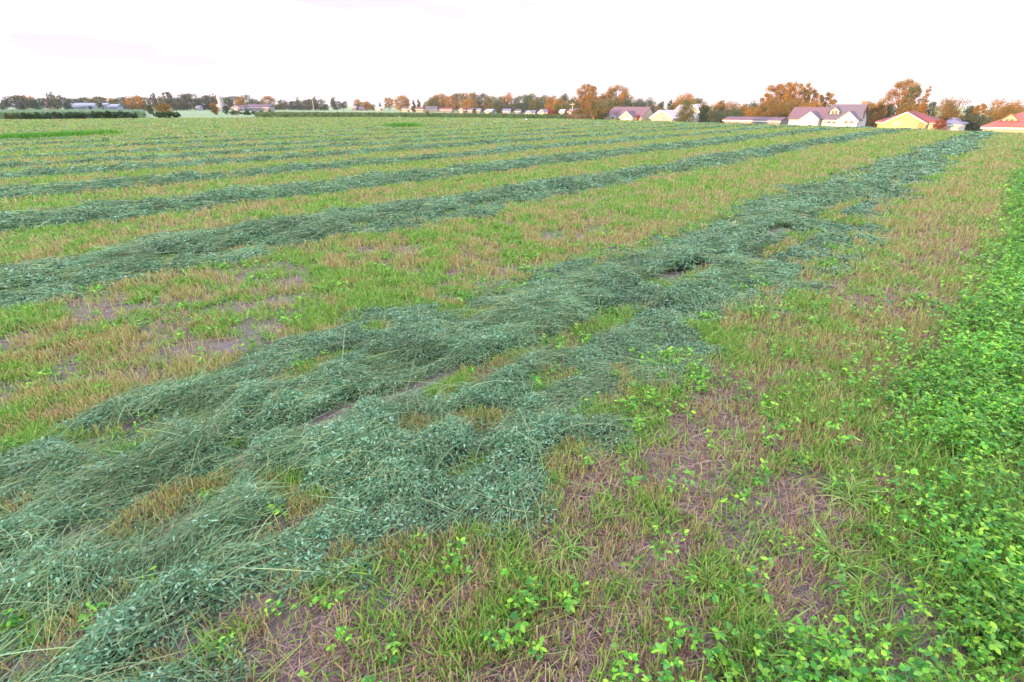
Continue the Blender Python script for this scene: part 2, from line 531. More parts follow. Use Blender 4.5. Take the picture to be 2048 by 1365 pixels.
# upright stalks
litter = .38 + .35 * sstep(1.5, 1.0, v) * sstep(4, 1.5, s)
a = (~isg) & (r_ > litter)
k = a.sum()
D = unit(np.stack([rng.normal(0, .28, k), rng.normal(0, .28, k), np.ones(k)], 1))
so.ribbons(P[a], D, (.028 + .05 * rng.random(k)) * s[a] ** .30, (.0026 + .0018 * rng.random(k)) * s[a] ** .95, rng.normal(0, .08, (k, 3)), 'stub1', 0)
# green regrowth leaves and blades
a = isg
k = a.sum()
D = unit(np.stack([rng.normal(0, .5, k), rng.normal(0, .5, k), .4 + .8 * rng.random(k)], 1))
so.ribbons(P[a] + np.stack([0 * x[a], 0 * x[a], .03 * rng.random(k)], 1), D, (.026 + .05 * rng.random(k)) * s[a] ** .35 * (1 + .8 * lz[a]), (.0035 + .004 * rng.random(k)) * s[a] ** .93,
           np.stack([rng.normal(0, .2, k), rng.normal(0, .2, k), -.25 * rng.random(k)], 1), 'blade2', 1)
# straw litter lying flat
a = (~isg) & (r_ <= litter)
k = a.sum(); th = rng.random(k) * 2 * np.pi
D = unit(np.stack([np.sin(th), np.cos(th), rng.normal(.06, .12, k)], 1))
so.ribbons(P[a] + [0, 0, .008], D, (.03 + .07 * rng.random(k)) * s[a] ** .5, (.0018 + .002 * rng.random(k)) * s[a] ** .95, rng.normal(0, .12, (k, 3)) * [1, 1, .2], 'stem2', 2)
# long dry stalks thrown loosely over the trampled strip, some in tangles
q = np.where((v < 1.35) & (s < 2.8) & (rng.random(n) < .045 + .2 * (fbm(x * 2.1, y * 2.1, 68, 2) > .60)))[0]
k = len(q); th = rng.normal(.9, .8, k)
D = unit(np.stack([np.sin(th), np.cos(th), .05 + .12 * rng.random(k)], 1))
so.ribbons(P[q] + [0, 0, .012], D, .07 + .20 * rng.random(k) ** 2, .0015 + .0014 * rng.random(k), np.stack([rng.normal(0, .3, k), rng.normal(0, .3, k), -.10 - .08 * rng.random(k)], 1), 'stem5', 2)
q = np.where((s < 3) & (rng.random(n) < .006))[0]
k = len(q); th = rng.normal(.75, .5, k) + np.pi * (rng.random(k) < .5)
D = unit(np.stack([np.sin(th), np.cos(th), .10 + .2 * rng.random(k)], 1))
so.ribbons(P[q] + [0, 0, .015], D, .15 + .28 * rng.random(k), .0018 + .0012 * rng.random(k), np.stack([rng.normal(0, .15, k), rng.normal(0, .15, k), -.22 + 0 * th], 1), 'stem5', 1)
o = so.build('stubble', [M['stub'], M['stub_green'], M['straw']])
tag(o, 'short cut stubble with straw and green regrowth between the windrows', 'stubble', kind='stuff')

# ------------------------------------------------------------------ alfalfa regrowth
x, y, s = sample(1350, 60, 0, 56)
x2, y2, s2 = sample(700, 6, -58, 56)
x = np.concatenate([x, x2]); y = np.concatenate([y, y2]); s = np.concatenate([s, s2])
u, v = UV(x, y)
hgt, cov = row_at(u, v)
edge = .03 + .45 * sstep(1.9, .7, u) + .35 * (fbm(x * 1.4, y * 1.4, 55, 3) - .5)
pr = sstep(edge + .22, edge - .40, v) * (.25 + .75 * sstep(44, 10, u))
pr = np.maximum(pr, .20 * (v < 1.0) * (u < 2.2) * (fbm(x * 3, y * 3, 66, 2) > .55) * (s < 3))
pr = np.maximum(pr, .06 * (s < 2.2))
pr *= np.clip(fbm(x * 2.3, y * 2.3, 67, 2) * 3.0 - 1.0 + .5 * (s > 2) + .2 * (v < .1), .12, .66)
keep = (rng.random(len(x)) < pr) & (cov < .35)
x, y, s, u, v = [q[keep] for q in (x, y, s, u, v)]
so = Soup()
for rep in range(3):                              # three stems to a plant
    n = len(x)
    P = np.stack([x + rng.normal(0, .012, n) * s, y + rng.normal(0, .012, n) * s, gz(x, y)], 1)
    D = unit(np.stack([rng.normal(0, .4, n), rng.normal(0, .4, n), np.ones(n)], 1))
    L = (.045 + .10 * rng.random(n) * np.clip(1.2 - v * .7, .35, 1.3)) * s ** .2
    Cv = np.stack([rng.normal(0, .15, n), rng.normal(0, .15, n), 0 * x], 1)
    so.ribbons(P, D, L, .0022 * s ** .9, Cv, 'stem2', 1)
    for lv in (.38, .58, .78, 1.0):
        q = rng.random(n) < (.8 if lv < 1 else 1)
        B = P[q] + D[q] * (L[q] * lv)[:, None] + Cv[q] * (L[q] * lv ** 2)[:, None]
        k = q.sum(); th = rng.random(k) * 2 * np.pi
        pd = unit(np.stack([np.sin(th), np.cos(th), .5 + .3 * rng.random(k)], 1))
        pl = (.012 + .018 * rng.random(k)) * s[q] ** .6 * (.6 if lv == 1 else 1)
        so.ribbons(B, pd, pl, .0011 * s[q], np.zeros((k, 3)), 'stub1', 1)
        T = B + pd * pl[:, None]
        size = (.009 + .016 * rng.random(k) ** 1.6) * s[q] ** .62
        for da in (-1.25, 0, 1.25):
            t2 = th + da + rng.normal(0, .15, k)
            ld = unit(np.stack([np.sin(t2), np.cos(t2), rng.normal(.10, .40, k)], 1))
            sd = unit(np.cross(ld, np.array([0, 0, 1.]) + rng.normal(0, .45, (k, 3))))
            so.ribbons(T, ld, size * (1.1 if da == 0 else 1), size * .62, np.stack([0 * th, 0 * th, -.12 + 0 * th], 1), 'oval4' if rep < 2 else 'leaf3', 0, sd)
# broad-leaved weeds flat on the soil
for wk in range(70):
    wr = 1.2 + 3.2 * rng.random(); wa = R_(-15 + 60 * rng.random())
    wx, wy = wr * math.sin(wa), wr * math.cos(wa)
    if wx * NV[0] + wy * NV[1] > 1.2: continue
    k = int(4 + 5 * rng.random()); th = rng.random() * 6.28 + np.arange(k) * 6.28 / k + rng.normal(0, .25, k)
    ld = unit(np.stack([np.sin(th), np.cos(th), .25 + .5 * rng.random(k)], 1))
    z0 = float(gz(np.array([wx]), np.array([wy]))[0])
    sd = unit(np.cross(ld, np.array([0, 0, 1.]) + rng.normal(0, .3, (k, 3))))
    so.ribbons(np.tile([wx, wy, z0], (k, 1)), ld, .03 + .045 * rng.random(k), .010 + .012 * rng.random(k), np.tile([0, 0, -.35], (k, 1)), 'oval4', 0, sd)
o = so.build('alfalfa_growth', [M['clover'], M['clover_stem']])
tag(o, 'bright green alfalfa regrowth with three-part leaves along the right border', 'alfalfa', kind='stuff')
# ------------------------------------------------------------------ grass tufts standing in the right strip
def px_ground(px, py):
    """where the sight line through a photo pixel meets the land"""
    X_, Y_ = (px - 1024) / FPX, (682.5 - py) / FPX
    d = np.array([X_, math.cos(PITCH) + Y_ * math.sin(PITCH), -math.sin(PITCH) + Y_ * math.cos(PITCH)])
    t = 0.2
    while t < 900:
        p = d * t
        if EYE + p[2] < terrain(p[0], p[1]):
            return float(p[0]), float(p[1])
        t *= 1.002
    return float(p[0]), float(p[1])


def tuft(px, py, n, L, W, spread, mi, label):
    x0, y0 = px_ground(px, py)
    so = Soup()
    P = np.stack([rng.normal(0, spread * .22, n), rng.normal(0, spread * .22, n), np.zeros(n)], 1)
    th = rng.random(n) * 2 * np.pi
    D = unit(np.stack([np.sin(th) * .75, np.cos(th) * .75, .5 + .9 * rng.random(n)], 1))
    Cv = np.stack([np.sin(th) * .25, np.cos(th) * .25, -.42 - .2 * rng.random(n)], 1)
    so.ribbons(P, D, L * (.45 + .7 * rng.random(n)), W * (.7 + .6 * rng.random(n)), Cv, 'blade5', 0, np.stack([np.cos(th), -np.sin(th), rng.normal(0, .3, n)], 1))
    V = np.concatenate(so.V) + [0, 0, float(gz(np.array([x0]), np.array([y0]))[0]) - .004]
    o = mesh_obj('grass_tuft', V, np.concatenate(so.F), [mi], np.concatenate(so.Mi), loc=(x0, y0, 0))
    tag(o, label, 'grass tuft', 'grass tufts growing in the trampled strip')


GR = M['grass']
for a_ in [
    (1695, 1000, 90, .17, .0062, .10, GR, 'broad-bladed light green grass tuft right of the bare soil patch, beside the alfalfa edge'),
    (1410, 1165, 80, .13, .0050, .08, GR, 'dark green spiky grass tuft on soil near the bottom, right of the straw tangle'),
    (1668, 1120, 60, .17, .0055, .07, GR, 'thin upright grass tuft beside the bare grey soil hollow, lower right'),
    (1900, 1120, 80, .20, .0080, .10, M['lush'], 'coarse wide-leaved grass tuft among the alfalfa at the lower right'),
    (1480, 1225, 60, .12, .0055, .08, GR, 'small yellow-green grass tuft just above the bottom alfalfa clump'),
    (1130, 1110, 70, .13, .0050, .09, GR, 'flattened green grass tuft inside the straw tangle at bottom centre'),
    (1130, 905, 60, .09, .0040, .07, GR, 'low yellow-green grass tuft at the windrow edge beside bare soil'),
    (1300, 850, 70, .11, .0045, .08, GR, 'pale straw-tipped grass tuft between the windrow and reddish stubble'),
    (1480, 690, 70, .10, .0050, .09, GR, 'yellowish grass tuft above the bare pink soil patch, mid right'),
    (1740, 590, 90, .15, .0070, .14, GR, 'wide flat yellow-green grass tuft in the middle of the right strip'),
    (1920, 640, 130, .22, .0080, .17, M['lush'], 'tall dark green grass tuft at the alfalfa edge, far right'),
    (640, 1185, 50, .10, .0045, .07, GR, 'short green grass tuft poking through thin hay near the bottom left'),
]:
    tuft(*a_)


def lush_patch(name, pts, h, n, label, cat, W=.03):
    """a strip or island of uncut tall grass along a line of photo pixels"""
    P = [px_ground(*p) for p in pts]
    P = np.array(P)
    seg = rng.random(n) * (len(P) - 1); i = seg.astype(int); f = (seg - i)[:, None]
    p = P[i] * (1 - f) + P[i + 1] * f + rng.normal(0, W * 6, (n, 2))
    z = terrain(p[:, 0], p[:, 1])
    so = Soup()
    D = unit(np.stack([rng.normal(0, .3, n), rng.normal(0, .3, n), np.ones(n)], 1))
    end = np.clip(np.minimum(seg, len(P) - 1 - seg) * 4 + .35, 0, 1)
    so.ribbons(np.stack([p[:, 0], p[:, 1], z - .02], 1), D, h * (.5 + .7 * rng.random(n)) * end, W, np.stack([rng.normal(0, .2, n), rng.normal(0, .2, n), -.1 + 0 * z], 1), 'blade2', 0)
    o = so.build(name, [M['lush']])
    return o


o = lush_patch('tall_grass', [(-40, 284), (60, 280), (140, 276), (240, 270)], .34, 9000, '', '', .04)
tag(o, 'strip of uncut bright green grass along the far rows at the left edge', 'grass strip', kind='stuff')
o = lush_patch('grass_island', [(778, 256), (806, 257), (832, 256)], .40, 2600, '', '', .05)
tag(o, 'small island of tall dark green grass around the pale marker post', 'grass patch')
o = lush_patch('grass_island', [(1180, 243), (1206, 244)], .28, 1300, '', '', .05)
tag(o, 'low patch of green grass beside the orange marker near the brown-roofed house', 'grass patch')

# ------------------------------------------------------------------ shapes for buildings
FE, FD = -NV, DV                                   # frame of a street: along the fronts to the right, and back


def vz(px, py, U):
    """street coordinate e (to the right) and height z of a photo pixel on the upright plane u = U"""
    X_, Y_ = (px - 1024) / FPX, (682.5 - py) / FPX
    d = np.array([X_, math.cos(PITCH) + Y_ * math.sin(PITCH), -math.sin(PITCH) + Y_ * math.cos(PITCH)])
    t = U / (d[0] * FD[0] + d[1] * FD[1])
    p = d * t
    return float(p[0] * FE[0] + p[1] * FE[1]), float(EYE + p[2])


def w3(e, u, z):
    return (e * FE[0] + u * FD[0], e * FE[1] + u * FD[1], z)


class PM:
    """collects prisms in street coordinates (e right, u back, z up)"""
    def __init__(s):
        s.V, s.F = [], []

    def prism(s, poly, u0, u1):                    # poly of (e, z), pushed from u0 back to u1
        n = len(poly); b = len(s.V)
        s.V += [w3(e, u0, z) for e, z in poly] + [w3(e, u1, z) for e, z in poly]
        s.F += [list(range(b, b + n))[::-1], list(range(b + n, b + 2 * n))]
        s.F += [[b + k, b + (k + 1) % n, b + n + (k + 1) % n, b + n + k] for k in range(n)]
        return s

    def box(s, e0, e1, u0, u1, z0, z1):
        return s.prism([(e0, z0), (e1, z0), (e1, z1), (e0, z1)], u0, u1)

    def slab(s, q, t=.18):                         # q: four (e,u,z) corners of the top face
        b = len(s.V); n = len(q)
        s.V += [w3(*c) for c in q] + [w3(c[0], c[1], c[2] - t) for c in q]
        s.F += [list(range(b, b + n)), list(range(b + n, b + 2 * n))[::-1]]
        s.F += [[b + k, b + n + k, b + n + (k + 1) % n, b + (k + 1) % n] for k in range(n)]
        return s

    def build(s, name, m, root, label=None):
        loc = np.array(root.location)
        o = mesh_obj(name, np.array(s.V) - loc, s.F, [m], None, root)
        if label: o['label'] = label
        return o


def gable_roof(pm, e0, e1, u0, u1, ze, zr, ov=.45, t=.18):
    """ridge along the street"""
    um = (u0 + u1) / 2; k = (zr - ze) / (um - u0)
    pm.slab([(e0 - ov, u0 - ov, ze - k * ov), (e1 + ov, u0 - ov, ze - k * ov), (e1 + ov, um, zr), (e0 - ov, um, zr)], t)
    pm.slab([(e0 - ov, um, zr + .002), (e1 + ov, um, zr + .002), (e1 + ov, u1 + ov, ze - k * ov), (e0 - ov, u1 + ov, ze - k * ov)], t)


def cross_roof(pm, e0, e1, u0, u1, ze, zr, ov=.3, t=.14):
    """ridge running back from the front"""
    em = (e0 + e1) / 2; k = (zr - ze) / (em - e0)
    pm.slab([(e0 - ov, u0 - ov, ze - k * ov), (em, u0 - ov, zr), (em, u1, zr), (e0 - ov, u1, ze - k * ov)], t)
    pm.slab([(em, u0 - ov, zr + .002), (e1 + ov, u0 - ov, ze - k * ov), (e1 + ov, u1, ze - k * ov), (em, u1, zr + .002)], t)


def cladding(name, col, rough=.6):
    """horizontal siding boards"""
    m, nt, b = mat(name)
    wv = nt.nodes.new('ShaderNodeTexWave'); wv.bands_direction = 'Z'; wv.inputs['Scale'].default_value = 1.6
    tcn = nt.nodes.new('ShaderNodeTexCoord')
    nt.links.new(tcn.outputs['Object'], wv.inputs['Vector'])
    r = ramp(nt, [tuple(c * .82 for c in col), col])
    nt.links.new(wv.outputs['Fac'], r.inputs['Fac'])
    nt.links.new(r.outputs['Color'], b.inputs['Base Color'])
    b.inputs['Roughness'].default_value = rough
    bp = nt.nodes.new('ShaderNodeBump'); bp.inputs['Strength'].default_value = .4; bp.inputs['Distance'].default_value = .03
    nt.links.new(wv.outputs['Fac'], bp.inputs['Height']); nt.links.new(bp.outputs['Normal'], b.inputs['Normal'])
    return m


M['white'] = cladding('white_siding', (.52, .51, .51))
M['dull'] = cladding('weathered_siding', (.20, .195, .21))
M['roof_warm'] = plain('orange_red_shingles', (.26, .105, .095), .9, .15, .14, 5, .4)
M['cream'] = cladding('cream_siding', (.48, .42, .29))
M['yellow'] = cladding('yellow_siding', (.46, .34, .15))
M['pinkish'] = cladding('pink_siding', (.42, .30, .25))
M['bluish'] = cladding('pale_blue_siding', (.22, .25, .33))
M['trim'] = plain('white_trim', (.6, .59, .58), .5, .3, .03)
M['roof_mauve'] = plain('mauve_shingles', (.13, .095, .125), .9, .15, .14, 5, .4)
M['roof_grey'] = plain('grey_shingles', (.115, .11, .14), .9, .15, .18, 5, .4)
M['roof_red'] = plain('red_shingles', (.19, .065, .065), .9, .15, .16, 5, .4)
M['roof_light'] = plain('pale_metal_roof', (.34, .31, .35), .5, .4, .08, 1)
M['roof_blue'] = plain('blue_grey_roof', (.16, .17, .25), .8, .2, .12, 2)
M['glass'] = plain('window_glass', (.035, .04, .05), .12, .6, .05)
M['door'] = plain('garage_door', (.62, .57, .50), .5, .3, .05)
M['wood'] = plain('door_wood', (.35, .16, .06), .5, .3, .1)
M['brick'] = plain('chimney_brick', (.30, .13, .09), .9, .2, .25, 8, .3)
M['metal'] = plain('grey_metal', (.35, .35, .37), .45, .5, .1)
M['post'] = plain('weathered_post', (.42, .36, .27), .8, .2, .2, 6)
M['orange'] = plain('orange_paint', (.70, .16, .05), .5, .3, .05)
M['silo'] = plain('silo_staves', (.30, .28, .30), .7, .3, .15, .8)


def window(root, e0, e1, z0, z1, u, name='window'):
    """a frame with a pane set into it; returns the frame part"""
    f = PM()
    w = .10
    f.box(e0 - w, e1 + w, u - .06, u + .02, z1, z1 + w).box(e0 - w, e1 + w, u - .08, u + .02, z0 - w, z0)
    f.box(e0 - w, e0, u - .06, u + .02, z0, z1).box(e1, e1 + w, u - .06, u + .02, z0, z1)
    fr = f.build(name, M['trim'], root)
    g_ = PM().box(e0, e1, u - .025, u + .01, z0, z1)
    loc = np.array(root.location)
    mesh_obj('pane', np.array(g_.V) - loc, g_.F, [M['glass']], None, fr)
    return fr


def house(name, label, x0, x1, yr, ye, U, D, wall, roof, gables=(), windows=(), doors=(), dormers=(), chimney=None, hip=0.0, wings=(), cat='house', group=None):
    """front from photo columns x0..x1, eave row ye, ridge row yr (both of the main roof), D metres deep"""
    e0, _ = vz(x0, ye, U); e1, _ = vz(x1, ye, U)
    _, ze = vz((x0 + x1) / 2, ye, U); _, zr = vz((x0 + x1) / 2, yr, U + D / 2)
    p = w3((e0 + e1) / 2, U + D / 2, 0)
    zb = float(terrain(p[0], p[1])) - .3
    ze = max(ze, zb + 2.2)
    zr = max(zr, ze + .6)
    root = empty(name, (p[0], p[1], zb), label, cat, group)
    um = U + D / 2
    w = PM()
    if hip:
        w.box(e0, e1, U, U + D, zb, ze - .12)
        w.build('wall', wall, root)
        r = PM(); ov = .45; k = (zr - ze) / (D / 2); zo = ze - k * ov
        a, b_, c, d = (e0 - ov, U - ov, zo), (e1 + ov, U - ov, zo), (e1 + ov, U + D + ov, zo), (e0 - ov, U + D + ov, zo)
        m1, m2 = (e0 + hip, um, zr), (e1 - hip, um, zr)
        r.slab([a, b_, m2, m1]); r.slab([m1, m2, c, d]); r.slab([b_, c, m2]); r.slab([d, a, m1])
    else:
        kk = (zr - ze) / (D / 2)
        w.box(e0, e1, U, U + D, zb, ze - .2)
        for ea, eb in ((e0, e0 + .22), (e1 - .22, e1)):      # gable ends up to the ridge
            b = len(w.V)
            tri = [(U + .01, ze - .22), (U + D - .01, ze - .22), (um, zr - .22)]
            w.V += [w3(ea, u, z) for u, z in tri] + [w3(eb, u, z) for u, z in tri]
            w.F += [[b, b + 1, b + 2], [b + 5, b + 4, b + 3]] + [[b + i, b + 3 + i, b + 3 + (i + 1) % 3, b + (i + 1) % 3] for i in range(3)]
        w.build('wall', wall, root)
        r = PM(); gable_roof(r, e0, e1, U, U + D, ze, zr)
    rf = r.build('roof', roof, root)
    f = PM().box(e0 - .4, e1 + .4, U - .52, U - .40, ze - .62, ze - .36)
    f.build('eave_trim', M['trim'], root)
    for gx0, gx1, gyr, gye, out, gm in gables:
        a, z1 = vz(gx0, gye, U - out); b, _ = vz(gx1, gye, U - out); _, z2 = vz((gx0 + gx1) / 2, gyr, U - out)
        c = (a + b) / 2
        q = PM().prism([(a, zb), (b, zb), (b, z1 - .1), (c, z2 - .2), (a, z1 - .1)], U - out, U + .1)
        q.build('gable_wing', gm or wall, root)
        reach = U + (z2 - ze) / max(.05, (zr - ze) / (D / 2)) + .6
        q = PM(); cross_roof(q, a, b, U - out, min(reach, um), z1, z2)
        q.build('gable_roof', roof, root)
        k = (z2 - z1) / (c - a)                              # white boards along the rake
        q = PM()
        q.prism([(a - .32, z1 - k * .32 - .34), (c, z2 - .36), (c, z2 - .10), (a - .32, z1 - k * .32 - .08)], U - out - .36, U - out - .31)
        q.prism([(c, z2 - .36), (b + .32, z1 - k * .32 - .34), (b + .32, z1 - k * .32 - .08), (c, z2 - .10)], U - out - .36, U - out - .31)
        q.build('rake_board', M['trim'], root)
    for dx0, dx1, dyr, dye, dyb, gm in dormers:
        ud = U + D * .16
        a, z1 = vz(dx0, dye, ud); b, z0 = vz(dx1, dyb, ud); _, z2 = vz((dx0 + dx1) / 2, dyr, ud)
        c = (a + b) / 2
        q = PM().prism([(a, z0 - .3), (b, z0 - .3), (b, z1 - .1), (c, z2 - .2), (a, z1 - .1)], ud, um - .3)
        dm = q.build('dormer', gm or wall, root)
        q = PM(); cross_roof(q, a, b, ud, um - .2, z1, z2, .45)
        loc = np.array(root.location)
        mesh_obj('dormer_roof', np.array(q.V) - loc, q.F, [roof], None, dm)
        for s_ in (-1, 1):
            ww = (b - a) * .13
            q = PM().box(c + s_ * ww * 1.25 - ww, c + s_ * ww * 1.25 + ww, ud - .04, ud + .02, z0 + (z1 - z0) * .25, z0 + (z1 - z0) * .95)
            mesh_obj('dormer_window', np.array(q.V) - loc, q.F, [M['glass']], None, dm)
    for wx0, wx1, wy0, wy1, out in windows:
        a, z1 = vz(wx0, wy0, U - out); b, z0 = vz(wx1, wy1, U - out)
        window(root, a, b, max(z0, zb + .7), max(z1, zb + 1.6), U - out)
    for wx0, wx1, wy0, out, dm_ in doors:
        a, z1 = vz(wx0, wy0, U - out); b, _ = vz(wx1, wy0, U - out)
        PM().box(a, b, U - out - .05, U - out + .02, zb, z1).build('garage_door' if b - a > 2 else 'door', dm_, root)
    for wx0, wx1, wyr, wye, wd in wings:
        a, _ = vz(wx0, wye, U + .6); b, _ = vz(wx1, wye, U + .6)
        _, z1 = vz((wx0 + wx1) / 2, wye, U + .6); _, z2 = vz((wx0 + wx1) / 2, wyr, U + .6 + wd / 2)
        q = PM().box(a, b, U + .6, U + .6 + wd, zb, z1 - .2)
        for ea, eb in ((a, a + .22), (b - .22, b - .003)):
            k0 = len(q.V); uu = U + .6
            tri = [(uu + .01, z1 - .22), (uu + wd - .01, z1 - .22), (uu + wd / 2, z2 - .22)]
            q.V += [w3(ea, u, z) for u, z in tri] + [w3(eb, u, z) for u, z in tri]
            q.F += [[k0, k0 + 1, k0 + 2], [k0 + 5, k0 + 4, k0 + 3]] + [[k0 + i, k0 + 3 + i, k0 + 3 + (i + 1) % 3, k0 + (i + 1) % 3] for i in range(3)]
        q.build('wing_wall', wall, root)
        q = PM(); gable_roof(q, a, b - .4, U + .6, U + .6 + wd, z1, z2)
        q.build('wing_roof', M['roof_mauve'], root)
    if chimney:
        cx, cy, cw, du = chimney
        a, z1 = vz(cx, cy, um + du)
        PM().box(a - cw / 2, a + cw / 2, um + du - .4, um + du + .4, ze, z1).build('chimney', M['brick'], root)
    return root


U0 = 168
W_, CR, YL, PK = M['white'], M['cream'], M['yellow'], M['pinkish']
house('house', 'largest white house with grey roof, dormer, two front gables and a brick chimney', 1652, 1716, 209, 238, U0, 10, W_, M['roof_grey'],
      gables=[(1603, 1637, 223, 236, 2.2, None), (1676, 1716, 223, 239, 1.6, None)], dormers=[(1661, 1677, 213.5, 221, 231, None)],
      windows=[(1655, 1661, 241, 247, 0), (1665, 1671, 241, 247, 0), (1689, 1695, 242, 248, 1.6), (1700, 1706, 242, 248, 1.6)],
      doors=[(1678, 1684, 241, 0, M['wood'])], chimney=(1731, 203, 1.3, .4), wings=[(1579, 1652, 214.5, 236, 8.2)])
house('house', 'mauve-roofed house with two cream front gables left of the pink gabled house', 1213, 1283, 214, 233, U0, 10, CR, M['roof_mauve'],
      gables=[(1241, 1265, 222, 233, 2.0, None), (1220, 1232, 229, 233.5, 1.0, None)],
      windows=[(1224, 1228, 235, 238, 1.0), (1270, 1276, 235, 238, 0)], doors=[(1245, 1261, 235, 2.0, M['door']), (1234, 1238, 234, 0, M['wood'])],
      chimney=(1231, 225, .7, -4.0), dormers=[])
house('house', 'pink gabled house with pale roof right of the mauve-roofed house', 1302, 1345, 220.5, 234, U0 + 2, 11, PK, M['roof_light'],
      gables=[(1303, 1345, 220.5, 235, 2.0, None)], windows=[(1326, 1330, 236, 239, 2.0)], doors=[])
house('house', 'pale two-winged house half hidden by yellow-green tree near pink house', 1348, 1398, 209, 224, U0 + 22, 9, W_, M['roof_light'],
      gables=[(1382, 1400, 208, 224, 1.2, None)], windows=[(1384, 1388, 231, 235, 1.2), (1352, 1357, 229, 233, 0)])
r_ = house('long_building', 'long low pinkish building with shallow roof left of the largest white house', 1449, 1561, 236.5, 239, U0 + 6, 8, M['dull'], M['roof_mauve'],
      windows=[(1480, 1484, 240, 244, 0), (1487, 1491, 240, 244, 0), (1497, 1501, 241, 245, 0), (1508, 1511, 240, 244, 0), (1525, 1531, 241, 243.5, 0)],
      doors=[(1502, 1507, 240, 0, M['wood'])], cat='building')
house('house', 'yellow house with red hip roof and one wide front gable', 1757, 1872, 221, 242, U0 - 10, 12, YL, M['roof_red'],
      gables=[(1768, 1853, 223, 243.5, 2.5, None)], doors=[(1838, 1850, 244, 2.55, M['wood']), (1856, 1869, 244.5, 0, M['cream'])],
      windows=[(1790, 1797, 245, 249, 2.5)], hip=5.5)
house('house', 'low house with dark blue-grey roof just right of the red-roofed yellow house', 1880, 1926, 236, 246.5, U0 + 4, 9, W_, M['roof_blue'], hip=3.0,
      windows=[(1905, 1910, 248, 251, 0)])
house('house', 'pinkish house with reddish-mauve hip roof and window dormer at the right edge', 1968, 2110, 223, 252, U0 - 24, 12, PK, M['roof_warm'], hip=5.0,
      dormers=[(2005, 2031, 227, 238, 249, CR)], windows=[(2000, 2010, 254, 258, 0), (2036, 2046, 254, 258, 0)])

# far houses of the village and the farm; each keeps to the line of its own street
FAR = [
    # x0, x1, ridge, eave, U, depth, wall, roof, gable?, label
    (1052, 1068, 221, 225, 235, 9, M['dull'], M['roof_blue'], 1, 'white gabled shed in front of the round green tree, left of a dark gap'),
    (1077, 1094, 218.5, 224, 235, 9, M['dull'], M['roof_blue'], 1, 'white house with blue-grey roof left of the red tree'),
    (1120, 1127, 219, 223, 225, 8, M['dull'], M['roof_light'], 0, 'narrow white house half behind the small olive tree'),
    (1137, 1149, 217, 222, 225, 8, M['dull'], M['roof_mauve'], 1, 'white house with mauve roof behind the utility pole'),
    (1006, 1019, 218, 222, 280, 8, M['bluish'], M['roof_blue'], 0, 'pale blue low house below the grey spindly tree'),
    (971, 982, 220, 223.5, 280, 8, M['dull'], M['roof_light'], 1, 'bright white small house below the pink vase-shaped tree'),
    (1030, 1040, 219, 222, 300, 7, M['bluish'], M['roof_grey'], 0, 'small blue-grey house at the foot of the light green round tree') ,
    (954, 960, 219, 221, 310, 7, M['dull'], M['roof_blue'], 0, 'tiny white house between the bright orange tree and the pink tree'),
    (935, 944, 219, 221.5, 310, 7, M['dull'], M['roof_mauve'], 0, 'tiny white house with mauve roof below the bright orange tree'),
    (918, 930, 216, 219, 310, 8, PK, M['roof_red'], 1, 'pink gabled house below the brown-orange trees'),
    (880, 903, 217, 219.5, 320, 9, M['dull'], M['roof_red'], 0, 'long white house with reddish roof below the tall dark-trunked tree'),
    (852, 872, 213, 217, 340, 9, M['cream'], M['roof_grey'], 0, 'grey-roofed house left of the long white house with reddish roof'),
    (832, 845, 218, 220.5, 330, 8, PK, M['roof_red'], 0, 'low pink house below the pair of dark conifers'),
    (817, 830, 215.5, 218.5, 340, 8, M['dull'], M['roof_light'], 1, 'white house with pale roof below the orange round tree'),
    (804, 815, 217, 219.5, 340, 8, CR, M['roof_mauve'], 0, 'cream bungalow just left of the white house with pale roof'),
    (750, 766, 215, 218, 380, 9, CR, M['roof_light'], 1, 'cream gabled house with pale roof at the small conifer'),
    (718, 728, 216.5, 218.5, 390, 8, M['dull'], M['roof_mauve'], 0, 'small white house below the row of low orange trees'),
    (704, 712, 216.5, 218.5, 390, 8, PK, M['roof_light'], 0, 'small pink house at the left end of the low orange trees'),
    (491, 536, 209, 214, 330, 12, M['dull'], M['roof_mauve'], 0, 'long pale lilac farm barn left of the round dark tree'),
    (463, 487, 211, 215, 330, 10, M['dull'], M['roof_mauve'], 1, 'white farm building with mauve roof left of the long lilac barn'),
    (433, 440, 208, 211, 330, 8, M['bluish'], M['roof_light'], 0, 'small pale blue shed at the foot of the tall silo'),
    (393, 399, 215, 217, 350, 6, M['bluish'], M['roof_blue'], 0, 'tiny blue shed alone in front of the dark trees left of the silo'),
    (168, 187, 206.5, 210, 360, 12, M['bluish'], M['bluish'], 2, 'white shed with a dark open doorway on the left skyline'),
    (145, 166, 206, 211, 370, 12, M['bluish'], M['bluish'], 0, 'pale violet farm shed beside the shed with the dark doorway'),
    (206, 214, 206.5, 208.5, 390, 8, M['bluish'], M['bluish'], 0, 'small pale farm roof right of the dark doorway shed'),
    (217, 233, 208.5, 212, 380, 10, M['bluish'], M['bluish'], 0, 'low pale violet barn in front of the dark purple tree'),
]
